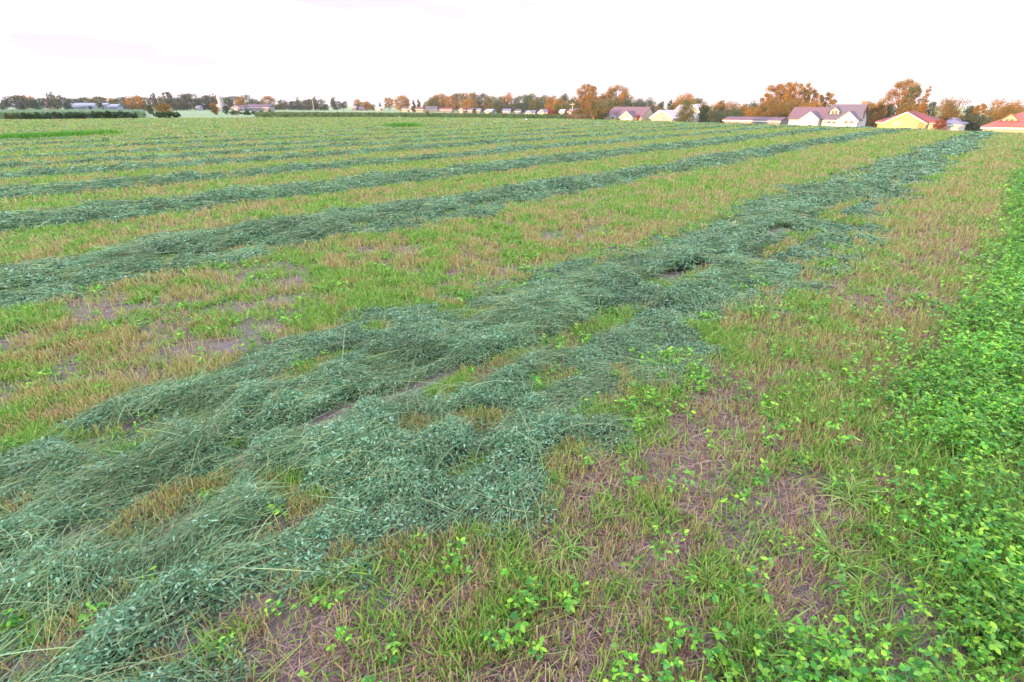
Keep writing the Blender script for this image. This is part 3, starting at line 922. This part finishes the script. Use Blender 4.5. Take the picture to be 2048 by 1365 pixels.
for x0, x1, yr, ye, Rg, D, wall, roof, gb, lab in FAR:
    az = math.atan((((x0 + x1) / 2) - 1024) / 1160.8)
    turn = az + (.30 if x0 % 2 else .12)           # each stands at its own angle
    FD = np.array([math.sin(turn), math.cos(turn)]); FE = np.array([math.cos(turn), -math.sin(turn)])
    U = Rg * math.cos(turn - az)
    k = dict(cat='shed' if ('shed' in lab or 'barn' in lab) else 'house')
    g_ = [(x0 + (x1 - x0) * .1, x0 + (x1 - x0) * .62, yr + .3, ye + .2, 1.0, None)] if gb == 1 else []
    wdw = [] if 'shed' in lab or 'barn' in lab else [(x0 + (x1 - x0) * .72, x0 + (x1 - x0) * .86, ye + 1, ye + 2.6, 0)]
    dr = [(x0 + (x1 - x0) * .4, x0 + (x1 - x0) * .75, ye + .6, 0, M['glass'])] if gb == 2 else [(x0 + (x1 - x0) * .2, x0 + (x1 - x0) * .45, ye + 1.3, 1.0 if gb == 1 else 0, M['door'])] if gb == 1 else []  # open shed doorway is a dark panel in place of its shaded inside
    house('barn' if 'barn' in lab else 'shed' if 'shed' in lab else 'house', lab, x0, x1, yr, ye, U, D, wall, roof, gables=g_, windows=wdw, doors=dr, **k)


FE, FD = -NV, DV


def at(px, R):
    az = math.atan((px - 1024) / 1160.8)
    x, y = R * math.sin(az), R * math.cos(az)
    return x, y, float(terrain(x, y))


def height_at(px, py, R):
    """height at distance R seen at photo row py"""
    az = math.atan((px - 1024) / 1160.8)
    yf = R * math.cos(az)
    t = (682.5 - py) / FPX
    return EYE + yf * (-math.sin(PITCH) + t * math.cos(PITCH)) / (math.cos(PITCH) + t * math.sin(PITCH))


def lathe(prof, n=20):
    V, F = [], []
    for r, z in prof:
        for k in range(n):
            a = 2 * math.pi * k / n
            V.append((r * math.cos(a), r * math.sin(a), z))
    for i in range(len(prof) - 1):
        for k in range(n):
            F.append([i * n + k, i * n + (k + 1) % n, (i + 1) * n + (k + 1) % n, (i + 1) * n + k])
    F.append(list(range(n))[::-1]); F.append([(len(prof) - 1) * n + k for k in range(n)])
    return V, F


x, y, z = at(442, 325)
root = empty('silo', (x, y, z), 'tall pale grey silo standing among the farm trees', 'silo')
ht = height_at(442, 190, 325) - z
V, F = lathe([(1.25, -.3), (1.25, ht * .85)])
mesh_obj('body', V, F, [M['silo']], None, root)
V, F = lathe([(1.33, ht * .85 + .003), (1.2, ht * .9), (.8, ht * .96), (.3, ht)])
mesh_obj('dome_roof', V, F, [M['metal']], None, root)
hoops = PM()
VV, FF = [], []
for k in range(8):
    zz = ht * (.08 + .1 * k)
    V, F = lathe([(1.29, zz), (1.29, zz + .12)])
    F = [[i + len(VV) for i in f] for f in F]; VV += V; FF += F
mesh_obj('hoop_bands', VV, FF, [M['metal']], None, root)


def pole(px, ytop, R, label, arms=True):
    x, y, z = at(px, R)
    h = height_at(px, ytop, R) - z
    root = empty('utility_pole', (x, y, z), label, 'utility pole')
    V, F = lathe([(.19, -.4), (.16, h * .5), (.11, h)], 10)
    mesh_obj('post', V, F, [M['post']], None, root)
    if arms:
        q = PM(); e = x * FE[0] + y * FE[1]; u = x * FD[0] + y * FD[1]
        q.box(e - 1.1, e + 1.1, u - .28, u - .14, z + h - .75, z + h - .6)
        q.build('cross_arm', M['post'], root)
        for k in (-.9, 0, .9):
            V, F = lathe([(.05, 0), (.09, .06), (.05, .16), (.08, .2), (.04, .28)], 8)
            p = w3(e + k, u - .21, z + h - .6)
            mesh_obj('insulator', [(a[0] + p[0] - x, a[1] + p[1] - y, a[2] + p[2] - z) for a in V], F, [M['silo']], None, root)
    return root


pole(1145, 205, 205, 'utility pole left of the big yellow-green bush')
pole(626, 193, 360, 'pale utility pole in front of the dark green trees left of the open gap')
pole(1948, 215, 230, 'thin utility pole between the blue-roofed house and the right-edge house')

x, y = px_ground(801, 251)
z = float(terrain(x, y))
V, F = lathe([(.045, -.2), (.045, .62), (.02, .68)], 8)
root = empty('marker_post', (x, y, z), 'thin pale marker post standing in the small island of tall grass', 'post')
mesh_obj('stake', V, F, [M['post']], None, root)
V, F = lathe([(.055, .56), (.055, .6)], 8)
mesh_obj('band', V, F, [M['trim']], None, root)
x, y = px_ground(1186, 242)
z = float(terrain(x, y))
root = empty('marker_cone', (x, y, z), 'small orange marker at the field edge left of the mauve-roofed house', 'marker')
V, F = lathe([(.15, .03), (.11, .18), (.07, .34), (.03, .48)], 12)
mesh_obj('cone_body', V, F, [M['orange']], None, root)
V, F = lathe([(.20, -.02), (.20, .03)], 4)
mesh_obj('base', V, F, [M['orange']], None, root)
x, y = px_ground(1052, 243)
z = float(terrain(x, y))
V, F = lathe([(.06, -.02), (.13, .04), (.15, .12), (.12, .2), (.04, .25)], 12)
o = mesh_obj('white_stone', V, F, [M['trim']], None, None, True, (x, y, z))
tag(o, 'small bright white rounded stone at the field edge near the centre', 'stone')

# ------------------------------------------------------------------ trees
TM = {
    'green': leaf_mat('crown_green', [(.022, .055, .014), (.04, .085, .02), (.065, .11, .026), (.03, .065, .022)], .6, .25, .3),
    'olive': leaf_mat('crown_olive', [(.055, .08, .014), (.09, .115, .018), (.12, .13, .02), (.045, .06, .015)], .6, .25, .3),
    'rust': leaf_mat('crown_rust', [(.24, .115, .012), (.33, .155, .013), (.07, .095, .016), (.42, .18, .013), (.13, .13, .015), (.27, .17, .015)], .6, .25, .3),
    'gold': leaf_mat('crown_gold', [(.13, .10, .01), (.19, .13, .014), (.10, .095, .014), (.22, .13, .018)], .6, .25, .3),
    'dark': leaf_mat('crown_dark', [(.02, .046, .021), (.034, .07, .028), (.052, .088, .032), (.03, .05, .03)], .6, .25, .2),
    'blue': leaf_mat('crown_bluish', [(.025, .045, .038), (.04, .062, .05), (.055, .075, .06)], .6, .25, .2),
    'red': leaf_mat('crown_red', [(.18, .045, .014), (.24, .06, .016), (.14, .05, .016)], .6, .25, .3),
}


def limb(V, F, p0, p1, r0, r1, n=7):
    p0, p1 = np.array(p0, float), np.array(p1, float)
    d = p1 - p0; d /= np.linalg.norm(d)
    a = np.cross(d, [0, 0, 1.]) if abs(d[2]) < .95 else np.cross(d, [1., 0, 0]); a /= np.linalg.norm(a); b = np.cross(d, a)
    i0 = len(V)
    for p, r in ((p0, r0), ((p0 + p1) / 2 + rng.normal(0, r0 * .3, 3), (r0 + r1) / 2), (p1, r1)):
        for k in range(n):
            t = 2 * math.pi * k / n
            V.append(tuple(p + (a * math.cos(t) + b * math.sin(t)) * r))
    for j in range(2):
        for k in range(n):
            F.append([i0 + j * n + k, i0 + j * n + (k + 1) % n, i0 + (j + 1) * n + (k + 1) % n, i0 + (j + 1) * n + k])


def tree(px, ytop, wpx, R, kind, shape, label, ybot=None, group='trees along the skyline', name='tree', dens=1.0):
    """trunk, limbs and a crown of leaf sprays; height and width follow from the distance"""
    x, y, z = at(px, R)
    h = max(1.0, height_at(px, ytop, R) - z)
    az = math.atan((px - 1024) / 1160.8)
    w = max(1.0, wpx / 1160.8 * R * math.cos(az)) * (1.05 if shape in ('airy', 'cone', 'bush') else 1.28)
    root = empty(name, (x, y, z), label, 'bush' if shape == 'bush' else 'tree', group)
    pixel = R / 580.0                              # size of a picture point out there
    V, F = [], []
    cen, rad_ = [], []
    if shape == 'cone':
        limb(V, F, (0, 0, -.3), (0, 0, h * .97), h * .02 + .08, .03)
        nl = 12
        for k in range(nl):
            f = k / (nl - 1)
            zz = h * (.10 + .86 * f); rr = w * .5 * (1 - f) ** .85 + .15
            m = max(2, int(6 * (1 - f)) + 1)
            for j in range(m):
                t = rng.random() * 6.28
                cen.append((rr * .62 * math.cos(t), rr * .62 * math.sin(t), zz)); rad_.append((rr * .5, rr * .5, h * .06))
                if f < .8: limb(V, F, (0, 0, zz), (rr * .8 * math.cos(t), rr * .8 * math.sin(t), zz - .1), .06, .02, 4)
    elif shape == 'bush':
        for k in range(15):
            t = rng.random() * 6.28; q = rng.random() ** .5 * w * .46
            zz = h * (.22 + .55 * rng.random() ** 1.3 * (1 - q / (w * .5) * .5))
            cen.append((q * math.cos(t), q * math.sin(t), zz)); rad_.append((w * .12, w * .12, h * .2))
            limb(V, F, (rng.normal(0, .1), rng.normal(0, .1), -.2), (q * .8 * math.cos(t), q * .8 * math.sin(t), zz), .06, .02, 5)
    else:
        zc0 = {'round': .05, 'airy': .16, 'vase': .26, 'tall': .04, 'dense': .02}[shape]
        fork = h * (zc0 + .06)
        lean = rng.normal(0, .03, 2) * h
        limb(V, F, (0, 0, -.3), (lean[0] * .3, lean[1] * .3, fork), h * .022 + .10, h * .016 + .07)
        nb = {'round': 17, 'airy': 30, 'vase': 12, 'tall': 13, 'dense': 20}[shape]
        for k in range(nb):
            t = 2.4 * k + rng.normal(0, .4)
            f = (k + .5) / nb
            zz = h * (zc0 + .05 + (1 - zc0 - .13) * f)
            # outline: full in the middle, uneven everywhere
            env = {'round': math.sin(math.pi * (.16 + .74 * f)) ** .6, 'airy': math.sin(math.pi * (.14 + .72 * f)) ** .8,
                   'vase': .35 + .65 * f ** .7, 'tall': math.sin(math.pi * (.2 + .66 * f)) ** .5, 'dense': math.sin(math.pi * (.28 + .6 * f)) ** .5}[shape]
            q = w * .5 * env * (.45 + .42 * rng.random())
            c = (q * math.cos(t) + lean[0], q * math.sin(t) + lean[1], zz + rng.normal(0, h * .02))
            s_ = {'round': .25, 'airy': .135, 'vase': .2, 'tall': .26, 'dense': .27}[shape] * (.75 + .5 * rng.random())
            cen.append(c); rad_.append((w * s_, w * s_, min(w * s_ * .85, h * .16)))
            limb(V, F, (lean[0] * .3, lean[1] * .3, fork * (.8 + .2 * rng.random()) + (zz - fork) * .25 * (zz > fork)), c, h * .010 + .04, .02, 5)
    mesh_obj('stem' if shape == 'bush' else 'trunk', V, F, [M['bark']], None, root)
    cen = np.array(cen); rad_ = np.array(rad_)
    size = max(.14, pixel * .8)
    vol = w * h
    n = int(np.clip(vol / size ** 2 * {'airy': 6.5, 'vase': 6}.get(shape, 9.5) * dens, 500, 14000))
    ci = rng.integers(0, len(cen), n)
    g_ = rng.normal(size=(n, 3)); g_ /= np.linalg.norm(g_, axis=1, keepdims=True)
    rr = rng.random(n) ** (1 / 2.2)
    p = cen[ci] + g_ * rr[:, None] * rad_[ci] * 1.05
    p[:, 2] = np.maximum(p[:, 2], .1)
    sz = size * (.5 + .9 * rng.random(n))
    D = unit(g_ * .5 + rng.normal(0, .7, (n, 3)))
    so = Soup()
    so.ribbons(p - D * sz[:, None] * .5, D, sz, sz * .62, rng.normal(0, .15, (n, 3)), 'leaf2', 0)
    so.build('foliage' if shape == 'bush' else 'crown', [TM[kind]], root)
    return root


DESC = {'green': 'green', 'olive': 'olive green', 'rust': 'rusty orange', 'gold': 'golden yellow', 'dark': 'dark green', 'blue': 'blue-grey', 'red': 'red'}
SH = {'round': 'rounded', 'airy': 'loose airy', 'vase': 'vase-shaped', 'tall': 'tall narrow', 'dense': 'dense', 'cone': 'pointed', 'bush': 'bushy'}
ORD = ['first', 'second', 'third', 'fourth', 'fifth', 'sixth', 'seventh', 'eighth', 'ninth', 'tenth', 'eleventh', 'twelfth', 'thirteenth', 'fourteenth',
       'fifteenth', 'sixteenth', 'seventeenth', 'eighteenth', 'nineteenth', 'twentieth', 'twenty-first', 'twenty-second', 'twenty-third', 'twenty-fourth', 'twenty-fifth']
CLUSTERS = [
    ('on the skyline left of pale sheds', 'trees on the far left skyline', 430, [
        (2, 206, 14, 'olive', 'round'), (12, 200, 9, 'dark', 'vase'), (29, 192, 30, 'dark', 'round'), (45, 190.5, 30, 'rust', 'round'), (59, 193, 16, 'dark', 'tall'),
        (71, 197, 20, 'green', 'round'), (85, 195, 12, 'dark', 'vase'), (96, 197, 14, 'rust', 'round'), (106, 184, 18, 'dark', 'airy'), (109, 197, 16, 'olive', 'round'),
        (120, 189, 12, 'dark', 'vase'), (130, 194, 16, 'blue', 'round'), (141, 197, 18, 'green', 'round')]),
    ('behind the pale sheds, left skyline', 'trees behind the left sheds', 440, [
        (158, 196, 16, 'dark', 'round'), (170, 194.5, 24, 'green', 'round'), (185, 197, 16, 'olive', 'round'), (198, 193, 22, 'green', 'round'), (214, 194, 18, 'rust', 'tall'),
        (228, 197, 18, 'olive', 'round'), (245, 195, 24, 'dark', 'dense'), (252, 191, 8, 'blue', 'vase')]),
    ('in the orange group left of farm', 'orange trees left of the farm wood', 330, [
        (264, 194, 18, 'rust', 'dense'), (276, 191, 18, 'gold', 'dense'), (285, 192, 12, 'rust', 'tall'), (293, 194, 14, 'olive', 'round')]),
    ('in the wood left of silo', 'trees of the farm wood', 370, [
        (309, 185, 14, 'dark', 'airy'), (318, 193, 26, 'olive', 'round'), (337, 182, 28, 'dark', 'airy'), (346, 195, 26, 'dark', 'round'), (358, 197, 20, 'rust', 'round'),
        (371, 187.5, 26, 'dark', 'round'), (388, 187, 24, 'olive', 'round'), (400, 197, 22, 'green', 'round'), (413, 190, 28, 'dark', 'round'), (424, 194, 18, 'dark', 'round'),
        (432, 185, 8, 'rust', 'tall')]),
    ('behind farm buildings right of silo', 'trees behind the farm buildings', 385, [
        (455, 193, 22, 'green', 'round'), (468, 190, 26, 'dark', 'round'), (480, 196, 16, 'rust', 'round'), (494, 189.5, 24, 'olive', 'dense'), (507, 198, 18, 'dark', 'round'),
        (520, 203, 14, 'green', 'round'), (537, 191.5, 24, 'rust', 'round'), (550, 206, 18, 'olive', 'bush')]),
    ('before the open skyline gap', 'trees before the open gap', 400, [
        (560, 207, 16, 'olive', 'round'), (567, 199, 16, 'green', 'round'), (581, 203, 16, 'blue', 'round'), (592, 201, 18, 'green', 'round'), (596, 192, 5, 'rust', 'vase'),
        (609, 200, 24, 'dark', 'dense'), (622, 198, 24, 'green', 'round'), (630, 192, 7, 'dark', 'vase'), (639, 199, 22, 'dark', 'dense'), (650, 208, 10, 'olive', 'round')]),
    ('right of the open skyline gap', 'trees right of the open gap', 410, [
        (666, 194, 12, 'blue', 'vase'), (671, 202, 18, 'dark', 'round'), (686, 203, 16, 'dark', 'vase'), (715, 200, 14, 'rust', 'round'), (725, 204, 16, 'gold', 'round'),
        (733, 202, 14, 'rust', 'round'), (745, 209, 10, 'olive', 'round'), (760, 205, 8, 'dark', 'cone'), (777, 193, 22, 'rust', 'airy')]),
    ('in the left village trees', 'village trees, left part', 360, [
        (802, 191, 26, 'rust', 'round'), (813, 197, 10, 'gold', 'round'), (827, 199, 12, 'dark', 'cone'), (837, 197, 14, 'dark', 'cone'), (857, 202, 18, 'olive', 'round'), (868, 193, 18, 'olive', 'round'),
        (881, 188, 32, 'rust', 'round'), (891, 194, 14, 'dark', 'round'), (904, 191, 18, 'rust', 'round'), (918, 186, 24, 'olive', 'round'), (929, 184.5, 18, 'rust', 'airy'),
        (936, 198, 26, 'rust', 'dense'), (945, 185, 26, 'gold', 'round')]),
    ('in the middle village trees', 'village trees, middle part', 330, [
        (963, 188.5, 22, 'dark', 'round'), (975, 199, 17, 'red', 'vase'), (980, 193, 22, 'olive', 'round'), (1000, 193, 18, 'green', 'round'), (996, 204, 20, 'dark', 'dense'), (1014, 188, 20, 'rust', 'round'),
        (1010, 195, 11, 'blue', 'cone'), (1034, 206, 30, 'green', 'round'), (1045, 191, 34, 'green', 'round'), (1037, 213, 12, 'blue', 'cone'), (1063, 188.5, 28, 'green', 'round'),
        (1070, 199, 20, 'olive', 'round'), (1086, 192, 26, 'olive', 'round'), (1089, 204, 26, 'dark', 'dense'), (1073, 220, 10, 'dark', 'bush')]),
    ('in the village trees beside mauve-roofed house', 'village trees, right part', 265, [
        (1104, 192, 24, 'rust', 'round'), (1118, 198, 20, 'rust', 'round'), (1126, 190, 24, 'green', 'round'), (1122, 208, 28, 'olive', 'round'), (1129, 216, 14, 'gold', 'tall'),
        (1147, 196, 20, 'olive', 'round'), (1166, 165, 40, 'rust', 'airy'), (1184, 168, 24, 'rust', 'airy'), (1176, 190, 50, 'rust', 'dense'), (1196, 197, 30, 'gold', 'dense'),
        (1210, 186, 26, 'rust', 'round'), (1229, 169, 50, 'rust', 'airy'), (1247, 185, 26, 'gold', 'round'), (1219, 198, 36, 'olive', 'dense'), (1254, 199, 20, 'dark', 'dense')]),
    ('behind the mauve-roofed and pink houses', 'trees behind the first two houses', 250, [
        (1268, 202, 20, 'dark', 'dense'), (1283, 198, 24, 'dark', 'dense'), (1301, 199, 24, 'dark', 'dense'), (1307, 213, 24, 'rust', 'dense'), (1323, 203, 13, 'dark', 'round'),
        (1340, 198, 14, 'dark', 'airy'), (1352, 202, 20, 'gold', 'round')]),
    ('between pink house and largest white house', 'trees left of the largest white house', 225, [
        (1371, 188, 38, 'rust', 'round'), (1400, 197, 26, 'olive', 'round'), (1410, 206, 18, 'rust', 'tall'), (1421, 210, 12, 'dark', 'airy'), (1436, 203, 26, 'rust', 'round'),
        (1444, 197, 16, 'gold', 'airy'), (1462, 205, 28, 'rust', 'dense'), (1438, 221, 34, 'dark', 'dense'), (1488, 207, 18, 'gold', 'round'), (1505, 205, 22, 'dark', 'round'),
        (1478, 220, 30, 'green', 'dense'), (1508, 216, 30, 'rust', 'dense'), (1525, 205, 26, 'gold', 'dense'), (1532, 214, 36, 'olive', 'dense')]),
    ('in the row behind largest white house', 'tall orange trees behind the largest white house', 215, [
        (1541, 164, 46, 'rust', 'airy'), (1562, 161, 40, 'rust', 'airy'), (1585, 161, 44, 'rust', 'airy'), (1604, 163, 26, 'rust', 'airy'), (1623, 176, 34, 'rust', 'airy'),
        (1646, 182, 32, 'rust', 'airy'), (1664, 193, 22, 'rust', 'airy'), (1556, 196, 40, 'gold', 'dense'), (1588, 198, 40, 'rust', 'dense'), (1622, 204, 40, 'rust', 'dense'),
        (1548, 216, 34, 'dark', 'dense'), (1575, 216, 26, 'green', 'dense')]),
    ('right of the brick chimney', 'trees around the right-hand houses', 205, [
        (1741, 203, 22, 'olive', 'round'), (1756, 196, 24, 'rust', 'round'), (1752, 210, 36, 'green', 'dense'), (1775, 206, 24, 'dark', 'dense'), (1803, 151, 58, 'rust', 'airy'), (1819, 163, 34, 'olive', 'airy'),
        (1848, 168, 14, 'rust', 'airy'), (1812, 208, 24, 'gold', 'dense'), (1830, 206, 26, 'gold', 'dense'), (1846, 201, 16, 'rust', 'round'), (1862, 202, 22, 'dark', 'round'),
        (1901, 196, 40, 'gold', 'dense'), (1918, 226, 34, 'olive', 'dense'), (1947, 212, 22, 'dark', 'round'), (1963, 204, 32, 'rust', 'airy'), (1958, 228, 40, 'dark', 'dense'),
        (2010, 200, 46, 'rust', 'dense'), (2024, 211, 42, 'gold', 'dense'), (2060, 212, 30, 'rust', 'dense')]),
]
for phrase, group, R0, items in CLUSTERS:
    for k, (px, yt, wp, kd, sh) in enumerate(sorted(items)):
        R = R0 * (1 + .05 * math.sin(k * 2.1)) * (1.04 if yt < 195 else .97)
        tree(px, yt, wp, R, kd, sh, '%s %s tree, %s from left %s' % (SH[sh] if sh != 'bush' else 'low bushy', DESC[kd], ORD[k], phrase), group=group)
# single trees and bushes nearer than the skyline
tree(1101, 215, 14, 215, 'red', 'dense', 'small bright red-orange tree standing in front of the village houses', group='small trees in front')
tree(1372, 199, 27, 150, 'olive', 'dense', 'yellow-green tree in front of the pale two-winged house', group='small trees in front')
tree(1408, 210, 20, 158, 'green', 'dense', 'dark green tree with orange top right of the pale two-winged house', group='small trees in front')
tree(1279, 229, 8, 164, 'red', 'dense', 'small dark red shrub at the corner of the mauve-roofed house', group='small trees in front')
tree(1890, 236, 30, 152, 'red', 'airy', 'purple-red shrub in front of the blue-roofed house', group='small trees in front')
tree(428, 206, 12, 200, 'rust', 'round', 'single small orange tree on the slope left of the silo', group='small trees in front')
tree(449, 211, 9, 210, 'green', 'round', 'small round green tree on the slope right of the silo', group='small trees in front')
tree(326, 207, 24, 160, 'rust', 'dense', 'dark round bush with orange top beside the left hedge', group='small trees in front')
tree(297, 211, 10, 220, 'olive', 'round', 'small olive tree at the right foot of the orange group', group='small trees in front')
tree(853, 223, 7, 120, 'gold', 'round', 'tiny yellow shrub in the crop strip below the village', group='small trees in front')
BUSH = [(1160, 213, 34, 190, 'gold'), (1180, 209, 34, 192, 'gold'), (1202, 211, 34, 195, 'gold'), (1140, 232, 26, 180, 'rust'),
        (96, 222, 30, 84, 'dark'), (120, 228, 34, 84, 'dark'), (142, 225, 28, 85, 'green'), (162, 223, 34, 85, 'dark'), (186, 219, 36, 85, 'green'),
        (206, 217, 36, 86, 'green'), (226, 222, 34, 86, 'dark'), (244, 220, 32, 86, 'dark'), (262, 227, 22, 87, 'dark'), (10, 233, 22, 82, 'olive'), (34, 235, 18, 82, 'dark'),
        (50, 232, 24, 83, 'green'), (72, 235, 26, 83, 'green'),
        (312, 224, 24, 88, 'green'), (330, 227, 28, 88, 'green'), (346, 230, 16, 88, 'green'),
        (470, 218, 22, 190, 'olive'), (492, 217, 20, 190, 'green'), (512, 218, 22, 190, 'dark'), (534, 219, 26, 188, 'olive')]
BL = ['leftmost big golden bush left of the mauve-roofed house', 'tallest big golden bush left of the mauve-roofed house', 'rightmost big golden bush against the mauve-roofed house',
      'low rusty bush beside the utility pole at the village']
for k, (px, yt, wp, R, kd) in enumerate(BUSH):
    if k < 4: lab, gr = BL[k], 'bushes by the village'
    elif k < 17:
        j = sorted([b[0] for b in BUSH[4:17]]).index(px)
        lab, gr = '%s bush, %s from the left in the hedge at the left field edge' % (DESC[kd], ORD[j]), 'bushes of the left hedge'
    elif k < 20: lab, gr = ['left', 'middle', 'right'][k - 17] + ' bush of the low green clump beside the dark round bush', 'low green clump'
    else: lab, gr = '%s shrub, %s from the left in front of the farm buildings' % (DESC[kd], ORD[k - 20]), 'shrubs in front of the farm'
    tree(px, yt + 1.6 * math.sin(k * 2.7), wp, R + 2.2 * math.sin(k * 4.1), kd, 'bush', lab, group=gr, name='bush', dens=1.0)


# ------------------------------------------------------------------ standing crops beyond the hayfield
def crop(label, az0, az1, r0, r1, h, cols, n, cell=.5):
    """a block of standing crop: a rough canopy with a front face, and plants breaking its outline"""
    m = leaf_mat('crop_leaves', cols, .7, .2, .25)
    m2 = plain('crop_mass', cols[1], .9, .1, .35, 1.2, .8)
    so = Soup()
    na, nr = int((az1 - az0) * 5), 40
    a = np.radians(np.linspace(az0, az1, na))
    fr = np.concatenate([[0, 0], np.linspace(0.005, 1, nr)])
    up = np.concatenate([[-.3], np.full(nr + 1, 1.)])
    f0 = np.array([r0(t) if callable(r0) else r0 for t in np.degrees(a)]); f1 = np.array([r1(t) if callable(r1) else r1 for t in np.degrees(a)])
    Rr = f0[:, None] + (f1 - f0)[:, None] * fr[None]
    x = Rr * np.sin(a)[:, None]; y = Rr * np.cos(a)[:, None]
    z = terrain(x, y) + h * up[None] * (.82 + .3 * fbm(x * .5, y * .5, 120, 3))
    so.grid(np.stack([x, y, z], -1), na, len(fr), 0)
    t = np.radians(az0 + (az1 - az0) * rng.random(n))
    q = rng.random(n) ** 1.7
    ff0 = np.interp(t, a, f0); ff1 = np.interp(t, a, f1)
    rr = ff0 + (ff1 - ff0) * q
    x = rr * np.sin(t); y = rr * np.cos(t)
    D = unit(np.stack([rng.normal(0, .35, n), rng.normal(0, .35, n), np.ones(n)], 1))
    P = np.stack([x, y, terrain(x, y) + h * (.25 + .45 * rng.random(n))], 1)
    so.ribbons(P, D, h * (.3 + .25 * rng.random(n)), (.10 + .12 * rng.random(n)) * (rr / 100), rng.normal(0, .2, (n, 3)), 'blade2', 1)
    o = so.build('crop_field', [m2, m])
    tag(o, label, 'crop field', kind='stuff')


crop('strip of tall dark green crop in front of the village', -24, 5.2, lambda t: np.interp(t, [-24, -10, 6], [78.5, 77, 75]), lambda t: np.interp(t, [-24, 6], [150, 175]), 0.62,
     [(.08, .13, .045), (.11, .16, .055), (.15, .18, .07), (.22, .19, .10)], 60000)
crop('green crop field rising behind the left hedge', -52, -32.5, 96, 330, .7, [(.07, .14, .055), (.10, .17, .07), (.14, .20, .085)], 26000)
crop('dry brown field edge left of the red tree', 5.2, 8.0, 76, 190, .7, [(.16, .10, .05), (.22, .14, .07), (.15, .14, .06)], 7000)

# ------------------------------------------------------------------ air
hv = mesh_obj('haze', np.array([(a, b, c) for a in (-3100, 3100) for b in (-3100, 3100) for c in (-8.0, 42.0)], float),
              [[0, 1, 3, 2], [4, 6, 7, 5], [0, 4, 5, 1], [2, 3, 7, 6], [0, 2, 6, 4], [1, 5, 7, 3]], [])
hm = bpy.data.materials.new('haze_air')
hm.use_nodes = True
nt = hm.node_tree
nt.nodes.clear()
ho = nt.nodes.new('ShaderNodeOutputMaterial')
pv = nt.nodes.new('ShaderNodeVolumePrincipled')
pv.inputs['Color'].default_value = (.93, .92, .98, 1)
pv.inputs['Density'].default_value = 0.00016
nt.links.new(pv.outputs['Volume'], ho.inputs['Volume'])
hv.data.materials.append(hm)
tag(hv, kind='stuff')
